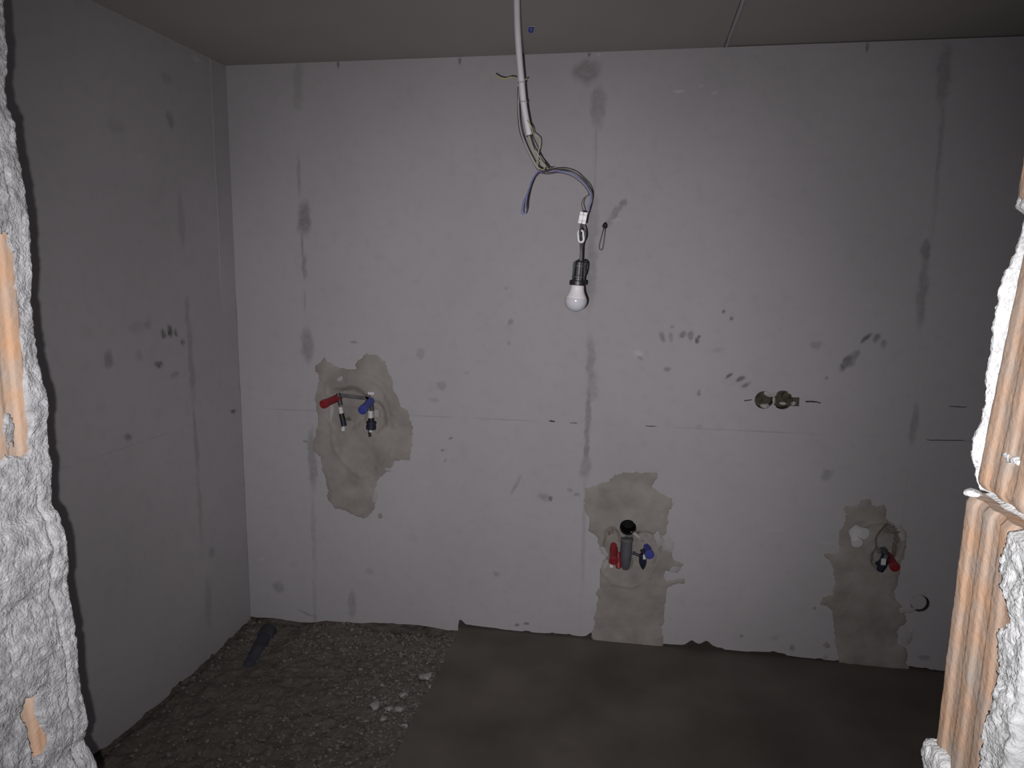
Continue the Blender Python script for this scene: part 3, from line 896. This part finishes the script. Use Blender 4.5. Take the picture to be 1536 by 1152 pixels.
for (z0, z1) in ((0.812, 1.060), (1.070, 1.312), (1.322, 1.578), (1.588, 1.84)):
    brick('L', EL, z0, z1, 0.597, 0.722, 0.0055 if 1.3 < z0 < 1.4 else 0.0100, 4, int(z0 * 100))
for (z0, z1) in ((0.812, 1.067), (1.345, 1.592), (1.597, 1.850)):
    brick('R', ER, z0, z1, 0.600, 0.7375 if z0 > 1.55 else 0.730, 0.0 if z0 > 1.55 else 0.0035, 4, int(z0 * 100) + 7)
brick('R', ER, 1.078, 1.335, 0.600, 0.7375, 0.0, 4, 55, None, 0.008)
# bead of mortar on the upper shoulder of the projecting brick
p = at(1450, 738, y=0.728)
link('mortar_bead', lump((p[0] + 0.006, 0.730, 1.3360), 0.008, 5, 3, 0.3, (0.9, 1.1, .45)), M_CRUSTW, wall_front, True)

# ================================================================== HANGING CONDUIT, WIRES, LAMP
YH = 2.0


def hp(px, py, dy=0.0):
    return at(px, py, y=YH + dy)


pc = [hp(775, 0)]
conduit = empty('electrical_conduit', (pc[0][0] - 0.002, YH, ZC))
tag(conduit, 'pale grey plastic conduit hanging from the ceiling with wires spilling from its end', 'conduit')
cp = [(pc[0][0] - 0.002, YH, ZC + 0.004), (pc[0][0] - 0.001, YH, 2.27)] + [hp(*q) for q in ((775, 0), (776, 40), (778.5, 80), (782, 120), (786, 160), (792.5, 196), (794, 203))]
bm = bmesh.new()
pts = [Vector(p) for p in spline(cp, 10)]
o = link('tube', tube(cp, 0.0083, 16, 10), M_CONDUIT, conduit, True)
e = (pts[-1] - pts[-4]).normalized()
link('tube_mouth', lathe(pts[-1] + e * 0.0003, e, [(0.0, 0.0085), (0.0012, 0.0085), (0.0012, 0.0068), (0.0002, 0.0066), (0.0002, 0)], 16), M_BROWNW, conduit)
for (px, py) in ((782.3, 124), (785.3, 153)):
    c = hp(px, py)
    link('zip_tie', lathe(Vector(c) - Vector((0.05, 0, -1)).normalized() * 0.0, (0.06, 0, -1), [(-0.0014, 0.0086), (-0.0014, 0.0102), (0.0014, 0.0102), (0.0014, 0.0086), (-0.0014, 0.0086)], 16), M_GREYW, conduit, True)


def wire(P, m, r=0.0015, name='wire', parent=conduit, lab=None):
    o = link(name, tube(P, r, 7, 7), m, parent, True)
    if lab:
        o['label'] = lab
    return o


wire([hp(790, 118, .006), hp(786, 120, .012), hp(778, 119, .012), hp(771, 116.5), hp(765, 116, -.005), hp(758, 118, -.01), hp(750, 117, -.01), hp(741, 112, -.01)], M_YELW, .0019, lab='cut yellow-green wire end sticking out sideways')
wire([hp(776, 62, .010), hp(776.5, 100, .009), hp(777, 132, .007), hp(777.5, 165, .004), hp(780, 190, 0), hp(786, 213, -.004), hp(795, 233, -.004), hp(804, 249, 0), hp(809, 255, 0)], M_GREYW, .0014, lab='grey wire running down beside the conduit')
wire([hp(777, 130, .004), hp(776.5, 165, .006), hp(779, 195, .006), hp(788, 220, .006), hp(799, 242, .004), hp(808, 256, .003), hp(818, 259, 0)], M_BROWNW, .0011)
wire([hp(791, 180, -.008), hp(794, 185, -.010), hp(798, 192, -.008), hp(800, 200, -.006), hp(805, 204, -.004), hp(809, 209, 0), hp(809.5, 218, 0), hp(807.5, 228, 0), hp(805.5, 240, -.002), hp(806, 248, 0), hp(809, 254, 0)], M_YELW, .0014, lab='yellow-green earth wire looping off the conduit')
wire([hp(793, 200), hp(796, 212, -.002), hp(800, 223, -.004), hp(805, 229, -.004), hp(811, 238, 0), hp(817, 247, .003), hp(822, 254, .002)], M_GREYW, .0014)
wire([hp(794, 200, .004), hp(799, 212, .006), hp(805, 224, .004), hp(812, 238, 0), hp(819, 247, 0), hp(823, 252, 0), hp(829, 252, 0)], M_BROWNW, .0014)
wire([hp(792, 202, .003), hp(795, 214, .004), hp(801, 230, .004), hp(810, 242, -.004), hp(817, 250, -.004), hp(814, 255, -.004), hp(809, 252, -.002)], M_YELW, .0013)
wire([hp(806, 240, .004), hp(814, 246, .004), hp(820, 252, .002), hp(818, 258, -.002), hp(812, 255, -.003)], M_BROWNW, .0013)
# bundle to the lamp
wire([hp(807, 256, .002), hp(815, 259, .002), hp(825, 256, 0), hp(840, 257, 0), hp(856, 260, 0), hp(869, 268, 0), hp(879, 278, 0), hp(885.5, 290, 0), hp(886, 302, 0), hp(883, 313, 0), hp(881.5, 321, 0)], M_BLUEW, .0017, lab='blue wire arching over to the lamp connector')
wire([hp(808, 254, 0), hp(820, 257, -.002), hp(832, 254, -.003), hp(848, 254, -.003), hp(862, 259, -.003), hp(873, 268, -.002), hp(883, 279, 0), hp(887, 290, .002), hp(886.5, 300, .003), hp(884, 312, .002), hp(881.5, 320, .002)], M_BROWNW, .0014)
wire([hp(806, 258, 0), hp(822, 261, -.004), hp(838, 259, -.004), hp(855, 263, -.004), hp(868, 271, -.003), hp(878, 281, -.003), hp(883, 290, -.003), hp(881, 294, -.003), hp(876, 297, -.003), hp(873, 303, -.003), hp(873, 309, -.003), hp(875, 316, 0), hp(875, 321, 0)], M_BROWNW, .0013, lab='brown wire bending into the lamp connector')
# folded tail
wire([hp(811, 256, 0), hp(806, 259, -.004), hp(801, 265, -.004), hp(796, 276, -.004), hp(791.5, 290, -.004), hp(786, 301, -.004), hp(783.5, 311, -.004), hp(782.8, 318, -.004), hp(784.5, 321, -.004), hp(787, 320.5, -.004), hp(788.5, 316, -.004), hp(788.5, 306, -.004), hp(790, 296, -.003), hp(793, 284, -.002)], M_BLUEW, .0017, lab='folded blue wire end hanging free')
wire([hp(812, 257, .003), hp(802, 266, .002), hp(797, 276, .002), hp(793, 289, .002), hp(790.5, 303, .001), hp(789.5, 315, .001)], M_BROWNW, .0012)


def oriented_box(c, X, Y, Zx, sx, sy, sz, bm):
    c = Vector(c)
    v = []
    for k in range(8):
        a = (-1 if k in (0, 3, 4, 7) else 1); b = (-1 if k in (0, 1, 4, 5) else 1); d = (-1 if k < 4 else 1)
        v.append(bm.verts.new(c + X * (a * sx / 2) + Y * (b * sy / 2) + Zx * (d * sz / 2)))
    for f in ((0, 3, 2, 1), (4, 5, 6, 7), (0, 1, 5, 4), (1, 2, 6, 5), (2, 3, 7, 6), (3, 0, 4, 7)):
        bm.faces.new([v[i] for i in f])


# terminal block
ctr = Vector(hp(874.3, 327))
upv = (Vector(hp(876, 318)) - Vector(hp(872.5, 336))).normalized()
Yv = Vector((0, 1, 0)); Xv = Yv.cross(upv).normalized(); Yv2 = upv.cross(Xv).normalized()
tb = empty('terminal_block', tuple(ctr)); tag(tb, 'white two-pole screw terminal block joining the wires above the lamp cord', 'connector')
for s in (-1, 1):
    bm = bmesh.new(); oriented_box(ctr + Xv * (s * 0.0052), Xv, Yv2, upv, 0.0098, 0.014, 0.031, bm)
    o = link('terminal', mesh_of(bm), M_WHITE, tb); b_ = o.modifiers.new('b', 'BEVEL'); b_.width = 0.0022; b_.segments = 3
    for t in (-1, 1):
        link('screw', lathe(ctr + Xv * (s * 0.0052) + upv * (t * 0.0075) - Yv2 * 0.0064, -Yv2, [(0, 0.0026), (0.0009, 0.0026), (0.0010, 0.0020), (0.0002, 0.0018), (0.0002, 0)], 12), M_STEEL, o)
bm = bmesh.new(); oriented_box(ctr, Xv, Yv2, upv, 0.004, 0.010, 0.012, bm)
link('bridge', mesh_of(bm), M_WHITE, tb)

# strain-relief link
lc = Vector(hp(871.3, 354.5)); lu = (Vector(hp(870.6, 344)) - Vector(hp(872, 365))).normalized(); lx = Vector((0, 1, 0)).cross(lu).normalized()
ring = []
for k in range(28):
    a = 2 * math.pi * k / 28
    x = 0.0068 * math.cos(a); y = 0.0068 * math.sin(a) + (0.0085 if math.sin(a) > 0 else -0.0085)
    ring.append(lc + lx * x + lu * y)
bm = bmesh.new()
n = 8
rr = []
for k in range(28):
    d = (ring[(k + 1) % 28] - ring[k - 1]).normalized(); Xq = Vector((0, 1, 0)); Yq = d.cross(Xq).normalized()
    rr.append([bm.verts.new(ring[k] + Xq * (0.0042 * math.cos(2 * math.pi * j / n)) + Yq * (0.0030 * math.sin(2 * math.pi * j / n))) for j in range(n)])
for k in range(28):
    for j in range(n):
        bm.faces.new((rr[k][j], rr[(k + 1) % 28][j], rr[(k + 1) % 28][(j + 1) % n], rr[k][(j + 1) % n]))
lk = tag(link('strain_relief_link', mesh_of(bm), M_WHITE, None, True), 'white oblong plastic link on the cord between connector and lamp holder', 'cord link')

# lamp holder with its cord
top = Vector(hp(869.6, 391)); low = Vector(hp(866.2, 428)); ax = (low - top).normalized()
hold = empty('lamp_holder', tuple(top)); tag(hold, 'black ribbed lamp holder hanging on its twin cord, screwed on the white bulb', 'lamp holder')
cord = [hp(872, 336), hp(871, 343, -.004), hp(869.5, 349, -.007), hp(871, 354, -.002), hp(872, 360, .008), hp(871, 366, .003), hp(871.3, 375), hp(871, 384), hp(870, 393)]
link('cord', tube(cord, 0.0027, 9, 8), M_DARK, hold, True)
link('cord', tube([hp(874, 337, .002), hp(876.5, 343, .004), hp(878, 350, .006), hp(877.5, 357, .007), hp(874.5, 364, .006), hp(873, 372, .002), hp(872.6, 384), hp(872, 394)], 0.0022, 9, 8), M_DARK, hold, True)
X_, Y_, A_ = frame(ax)
Ln = (low - top).length
link('holder_shell', lathe(top, ax, [(0, 0), (0, 0.010), (0.004, 0.0125), (Ln * .30, 0.0135), (Ln * .55, 0.0148), (Ln * .72, 0.0165), (Ln * .80, 0.0168), (Ln * .80, 0)], 24), M_BLACK, hold)
link('holder_rim', lathe(top, ax, [(Ln * .80, 0), (Ln * .80, 0.0205), (Ln * .83, 0.0222), (Ln * .98, 0.0220), (Ln, 0.0205), (Ln, 0)], 32), M_BLACK, hold)
for k in range(8):
    a = 2 * math.pi * (k + 0.3) / 8
    d = X_ * math.cos(a) + Y_ * math.sin(a)
    bm = bmesh.new(); s_ = ax.cross(d).normalized()
    oriented_box(top + ax * (Ln * .43) + d * 0.0145, s_, d, ax, 0.0026, 0.0055, Ln * .74, bm)
    o = link('rib', mesh_of(bm), M_DARK if k % 2 else M_BLACK, hold); b_ = o.modifiers.new('b', 'BEVEL'); b_.width = 0.0006; b_.segments = 2
for t in (.22, .66):
    link('band', lathe(top + ax * (Ln * t), ax, [(-.0012, .0135), (-.0012, .0172), (.0012, .0172), (.0012, .0135), (-.0012, .0135)], 24), M_DARK, hold)
hk = [top + ax * 0.002 + X_ * 0.0, ]
sgn = 1 if (Vector((1, 0, 0)).dot(X_) > 0) else -1
Xi = Vector((1, 0, -0.08)).normalized()
link('hook', tube([top + Xi * 0.004 + ax * 0.002, top + Xi * 0.012 + ax * 0.0, top + Xi * 0.0185 + ax * 0.006, top + Xi * 0.0195 + ax * 0.020, top + Xi * 0.0175 + ax * 0.034, top + Xi * 0.015 + ax * 0.040], 0.0022, 8, 6), M_BLACK, hold, True)

# bulb
b0 = low; bax = (Vector(hp(861.5, 470)) - Vector(hp(866.2, 428))).normalized()
bulb = empty('light_bulb', tuple(b0)); tag(bulb, 'unlit round LED bulb with white collar and frosted globe hanging from the cord', 'bulb')
link('screw_cap', lathe(b0, bax, [(-0.022, 0), (-0.022, 0.0125), (-0.001, 0.013), (0.0, 0.013)], 24), M_STEEL, bulb, True)
link('collar', lathe(b0, bax, [(-0.002, 0), (-0.002, 0.0160), (0.0005, 0.0175), (0.008, 0.0182), (0.018, 0.0208), (0.026, 0.0248), (0.032, 0.0280), (0.0335, 0.0284), (0.034, 0.0276), (0.034, 0)], 40), M_COLLAR, bulb, True)
prof = [(0.0335, 0.0)]
for k in range(17):
    a = math.radians(-14 + 104 * k / 16)
    prof.append((0.0405 + 0.0300 * math.sin(a), 0.0300 * math.cos(a) if k < 16 else 0.0))
prof[1] = (0.0332, 0.0282)
link('globe', lathe(b0, bax, prof, 48), M_GLOBE, bulb, True)

# ================================================================== THINGS ON THE BACK WALL
def wp(px, py, dy=0.0):            # dy: metres out of the wall
    return Vector(at(px, py, y=D - dy))


def wpos(px, py, dy):               # same wall point, moved straight out of the wall
    p = Vector(at(px, py, y=D)); p.y -= dy
    return p


# loop of cable coming out of the wall beside the lamp
wl = empty('cable_loop', tuple(wp(907, 338))); tag(wl, 'thin dark cable bent into a loop sticking out of the wall right of the lamp', 'cable')
link('cable', tube([wp(910, 333, -.01), wp(908, 337, .01), wp(905, 345, .018), wp(901.5, 358, .02), wp(899, 369, .02), wp(900, 374, .02), wp(903.5, 374, .02), wp(905, 368, .02), wp(907, 354, .02), wp(908.5, 342, .014), wp(911, 335, -.01)], 0.0024, 8, 7), M_DARK, wl, True)
link('knot', lump(wp(907.5, 338.5, .012), 0.010, 3, 2, 0.35, (1, .9, 1.1)), M_BLACK, wl, True)


def plug(name, label, m, a, b, r, out0, out1, group):
    """pressure-test plug: shank, body with a flared lip and a hollow end; a and b: pixel of its root and of its tip"""
    p0 = wp(a[0], a[1], out0); p1 = wp(b[0], b[1], out1)
    d = (p1 - p0); ln = d.length; d.normalize()
    t = empty(name, tuple(p0)); tag(t, label, 'pipe plug', group)
    link('body', lathe(p0, d, [(-0.02, 0), (-0.02, r * .8), (0, r * .8), (0, r), (ln * .72, r), (ln * .74, r * 1.03), (ln * .74, 0)], 24), m, t, True)
    link('lip', lathe(p0, d, [(ln * .72, 0), (ln * .72, r * 1.08), (ln * .78, r * 1.16), (ln * .97, r * 1.16), (ln, r * 1.08), (ln, r * .8), (ln * .9, r * .7), (ln * .9, 0)], 24), m, t, True)
    return t


G1 = 'coloured pressure-test plugs in the pipe ends'
plug('pipe_plug', 'red plastic plug sticking out left of the blue one at the shower outlets', M_RED, (506, 597), (484, 607), 0.0160, 0.01, 0.10, G1)
plug('pipe_plug', 'blue plastic plug at the shower outlets in the left mortar patch', M_BLUE, (556, 602), (543, 616), 0.0165, 0.01, 0.10, G1)
plug('pipe_plug', 'red plastic plug left of the grey drain pipe in the middle patch', M_RED, (920.5, 822), (920.5, 843), 0.0165, 0.0, 0.07, G1)
plug('pipe_plug', 'blue plastic plug right of the grey drain pipe in the middle patch', M_BLUE, (971, 823), (974.5, 833), 0.0165, 0.0, 0.05, G1)
plug('pipe_plug', 'red plastic plug in the right mortar patch beside a navy fitting', M_RED, (1334, 836), (1343, 852), 0.0155, 0.0, 0.07, G1)


def seg_fitting(name, label, segs, group=None, cat='pipe fitting'):
    """a stack of coaxial pieces; segs: (part name, material, pixel start, pixel end, out, radius)"""
    s0 = segs[0]
    t = empty(name, tuple(wp(s0[2][0], s0[2][1], s0[4]))); tag(t, label, cat, group)
    for (pn, m, a, b, out, r) in segs:
        p0 = wp(a[0], a[1], out); p1 = wp(b[0], b[1], out); d = p1 - p0; ln = d.length
        link(pn, lathe(p0, d, [(0, 0), (0, r * .9), (0.001, r), (ln * .30, r), (ln * .33, r * .92), (ln * .5, r * .92), (ln * .53, r), (ln - .001, r), (ln, r * .9), (ln, 0)], 18), m, t, False)
    return t


G2 = 'banded shower inlet fittings'
seg_fitting('inlet_fitting', 'slim black and white banded pipe fitting beside the red shower plug',
            [('elbow', M_DARK, (507, 590), (511, 608), .012, .010), ('white_sleeve', M_WHITE, (510.5, 610.5), (512.5, 621), .012, .0095), ('nut', M_BLACK, (512, 620), (514, 629), .012, .0115),
             ('body', M_NAVY, (514, 628), (516, 639), .012, .0120), ('white_tip', M_WHITE, (515.5, 639), (514.5, 646), .010, .0085)], G2)
fit2 = seg_fitting('inlet_fitting', 'thick black fitting with white sleeve below the blue shower plug',
                   [('elbow', M_DARK, (557, 600), (558, 616), .012, .009), ('white_sleeve', M_WHITE, (555.5, 616), (556, 627), .014, .0105), ('nut', M_BLACK, (556.5, 627), (557, 634), .014, .0135),
                    ('body', M_NAVY, (557, 632), (556.5, 644), .014, .0215), ('tail', M_BLACK, (553.5, 644), (555, 655), .008, .0060), ('white_tip', M_WHITE, (556.5, 643), (556, 648), .012, .0085)], G2)
bm = bmesh.new(); c = wp(565, 620, .006); box_bm(bm, c.x - .010, c.x + .012, c.y - .006, c.y + .006, c.z - .018, c.z + .018)
sp = tag(link('plastic_spacer', mesh_of(bm), M_PATCHB), 'pale square spacer wedged right of the thick shower fitting', 'spacer'); b_ = sp.modifiers.new('b', 'BEVEL'); b_.width = .003
# mounting rail between the two shower outlets
rail = empty('mounting_rail', tuple(wp(534, 596, .004))); tag(rail, 'dull metal mounting rail bridging the two shower outlets', 'bracket')
pa, pb = wp(508, 592, .004), wp(556, 598, .004)
dv = (pb - pa).normalized(); nv = Vector((0, 1, 0)); uv_ = nv.cross(dv)
bm = bmesh.new(); oriented_box((pa + pb) / 2, dv, nv, uv_, (pb - pa).length, 0.004, 0.013, bm)
link('bar', mesh_of(bm), M_STEEL, rail)
bm = bmesh.new(); oriented_box((pa + pb) / 2 + uv_ * 0.007 - nv * 0.004, dv, nv, uv_, (pb - pa).length * .95, 0.008, 0.002, bm)
link('flange', mesh_of(bm), M_STEEL, rail)
link('end_clamp', lathe(wp(553, 595, -.01), (0, -1, 0), [(0, 0), (0, .014), (.022, .014), (.022, .009), (.016, .008), (.016, 0)], 18), M_STEEL, rail)
link('end_clamp', lathe(wp(509, 594, -.01), (0, -1, 0), [(0, 0), (0, .012), (.020, .012), (.020, .008), (.014, .007), (.014, 0)], 18), M_BLACK, rail)
bm = bmesh.new(); c = wp(557, 590, .005); box_bm(bm, c.x - .013, c.x + .013, c.y - .005, c.y + .005, c.z - .006, c.z + .006)
link('cap', mesh_of(bm), M_WHITE, rail)

# drain of the basin: black socket above a grey pipe
dr = empty('drain_pipe', (drain_c[0], D, drain_c[1])); tag(dr, 'black round drain socket on a grey pipe set in the middle mortar patch', 'drain')
rD = 0.0315
link('socket', lathe((drain_c[0], D + 0.02, drain_c[1]), (0, -1, 0), [(0, rD), (0.022, rD), (0.024, rD * .98), (0.024, rD * .93), (0.018, rD * .90), (-0.048, rD * .86), (-0.049, 0)], 36), M_HOLE, dr, True)
c = wpos(942, 791, 0)
link('gasket', lathe((drain_c[0], D - 0.008, drain_c[1]), (0, 1, 0), [(0, rD * .86), (0.002, rD * .80), (0.006, rD * .80), (0.008, rD * .86)], 36), M_BLACK, dr, True)
p0 = wp(940.5, 806, .004); p1 = wp(937.5, 853, .000)
link('pipe', tube([p0, p0.lerp(p1, .35), p0.lerp(p1, .7), p1 + Vector((0, .012, 0))], lambda t: 0.0235 - 0.006 * max(0, t - .6) / .4, 22, 6), M_PIPE, dr, True)
link('clip', lathe(wp(940.8, 807, .004), (p1 - p0), [(0, .020), (0, .0252), (.010, .0252), (.010, .020), (0, .020)], 24), M_STEEL, dr, True)

# navy fitting beside the blue plug
nf = empty('valve_fitting', tuple(wp(965, 838, .01))); tag(nf, 'navy plastic fitting with pointed tail between drain pipe and blue plug', 'pipe fitting')
link('tail', lathe(wp(964, 833, .016), wp(964.5, 856, .012) - wp(964, 833, .016), [(-.006, 0), (-.006, .012), (0, .015), (.03, .0155), (.045, .012), (.060, .004), (.062, 0)], 8), M_NAVY, nf)
link('arm', lathe(wp(949, 829, .014), wp(964, 836, .016) - wp(949, 829, .014), [(0, 0), (0, .0075), (.006, .0075), (.007, .0055), (.045, .006), (.045, 0)], 12), M_NAVY, nf)
link('neck', lathe(wp(963, 824, .008), wp(967, 832, .02) - wp(963, 824, .008), [(0, 0), (0, .009), (.025, .010), (.025, 0)], 12), M_BLACK, nf)
bm = bmesh.new(); c = wp(966.5, 835, .033); box_bm(bm, c.x - .005, c.x + .006, c.y - .003, c.y + .003, c.z - .010, c.z + .009)
link('white_tag', mesh_of(bm), M_WHITE, nf)
# red lower stub next to the red plug
rs = empty('pipe_sleeve', tuple(wp(927, 843, .01))); tag(rs, 'short dark red sleeve between the red plug and the grey drain pipe', 'pipe fitting')
link('sleeve', lathe(wp(926.5, 828, .006), wp(928, 852, .022) - wp(926.5, 828, .006), [(0, 0), (0, .010), (.05, .012), (.062, .012), (.066, .008), (.066, 0)], 10), M_RED, rs)
bm = bmesh.new(); c = wp(917, 847, .012); box_bm(bm, c.x - .006, c.x + .007, c.y - .004, c.y + .004, c.z - .011, c.z + .008)
link('white_tag', mesh_of(bm), M_WHITE, rs)


# white capped outlets on the right
def capped(label, a, b, r, out):
    p0 = wp(a[0], a[1], .0); p1 = wp(b[0], b[1], out); d = p1 - p0; ln = d.length
    t = empty('capped_outlet', tuple(p0)); tag(t, label, 'pipe outlet', 'white capped outlets in the right patch')
    link('pipe', lathe(p0, d, [(-.015, 0), (-.015, r), (ln * .8, r), (ln * .8, 0)], 24), M_WHITE, t, True)
    link('cap', lathe(p0, d, [(ln * .72, 0), (ln * .72, r * 1.10), (ln * .98, r * 1.12), (ln, r * 1.05), (ln, 0)], 28), M_WHITE, t, False)


capped('lower of the two white capped pipe outlets in the right patch', (1280, 799), (1286, 815), 0.0185, .055)
capped('upper right of the two white capped pipe outlets in the right patch', (1286, 795), (1297, 801), 0.0200, .040)
nf2 = empty('valve_fitting', tuple(wp(1322, 845, .01))); tag(nf2, 'navy fitting leaning left of the red plug in the right patch', 'pipe fitting')
link('body', lathe(wp(1330, 832, .016), wp(1319, 858, .016) - wp(1330, 832, .016), [(0, 0), (0, .015), (.02, .018), (.045, .018), (.070, .013), (.075, 0)], 8), M_NAVY, nf2)
link('neck', lathe(wp(1324, 822, -.006), wp(1329, 834, .016) - wp(1324, 822, -.006), [(0, 0), (0, .012), (.04, .013), (.04, 0)], 12), M_DARK, nf2)
link('arm', lathe(wp(1314, 846, .010), wp(1325, 840, .022) - wp(1314, 846, .010), [(0, 0), (0, .007), (.03, .007), (.03, 0)], 10), M_NAVY, nf2)
bm = bmesh.new(); c = wp(1325, 842.5, .036); box_bm(bm, c.x - .008, c.x + .008, c.y - .003, c.y + .003, c.z - .012, c.z + .012)
o = link('white_tag', mesh_of(bm), M_WHITE, nf2)

# blue dowel in the ceiling
p = at(798, 40, z=ZC)
cpx = empty('ceiling_dowel', (p[0], p[1], ZC)); tag(cpx, 'small blue plastic dowel sticking out of the ceiling behind the conduit', 'dowel')
link('sleeve', lathe((p[0], p[1], ZC + 0.01), (-0.15, -0.1, -1), [(0, 0), (0, .0085), (.026, .0085), (.028, .0075), (.028, .005), (.02, .005), (.02, 0)], 14), M_BLUE, cpx, True)
link('collar', lathe((p[0], p[1], ZC - 0.001), (0, 0, -1), [(0, .014), (.002, .013), (.002, .0085)], 16), M_CEIL, cpx)

# grey waste pipe lying in the rough floor
wpz = -0.058
a = at(402, 948, z=wpz); b = at(370, 1008, z=wpz - 0.022)
wpipe = empty('waste_pipe', tuple((a + b) / 2)); tag(wpipe, 'dark blue-grey waste pipe half buried in the rough floor near the corner', 'pipe')
av, bv_ = Vector(a), Vector(b)
link('pipe', lathe(av, bv_ - av, [(0, 0), (0, .030), ((bv_ - av).length * .96, .030), ((bv_ - av).length, .026), ((bv_ - av).length, 0)], 24), M_PIPE2, wpipe, True)
link('socket', lathe(av, bv_ - av, [(-.01, 0), (-.01, .036), (.05, .036), (.052, .030)], 24), M_PIPE2, wpipe, True)
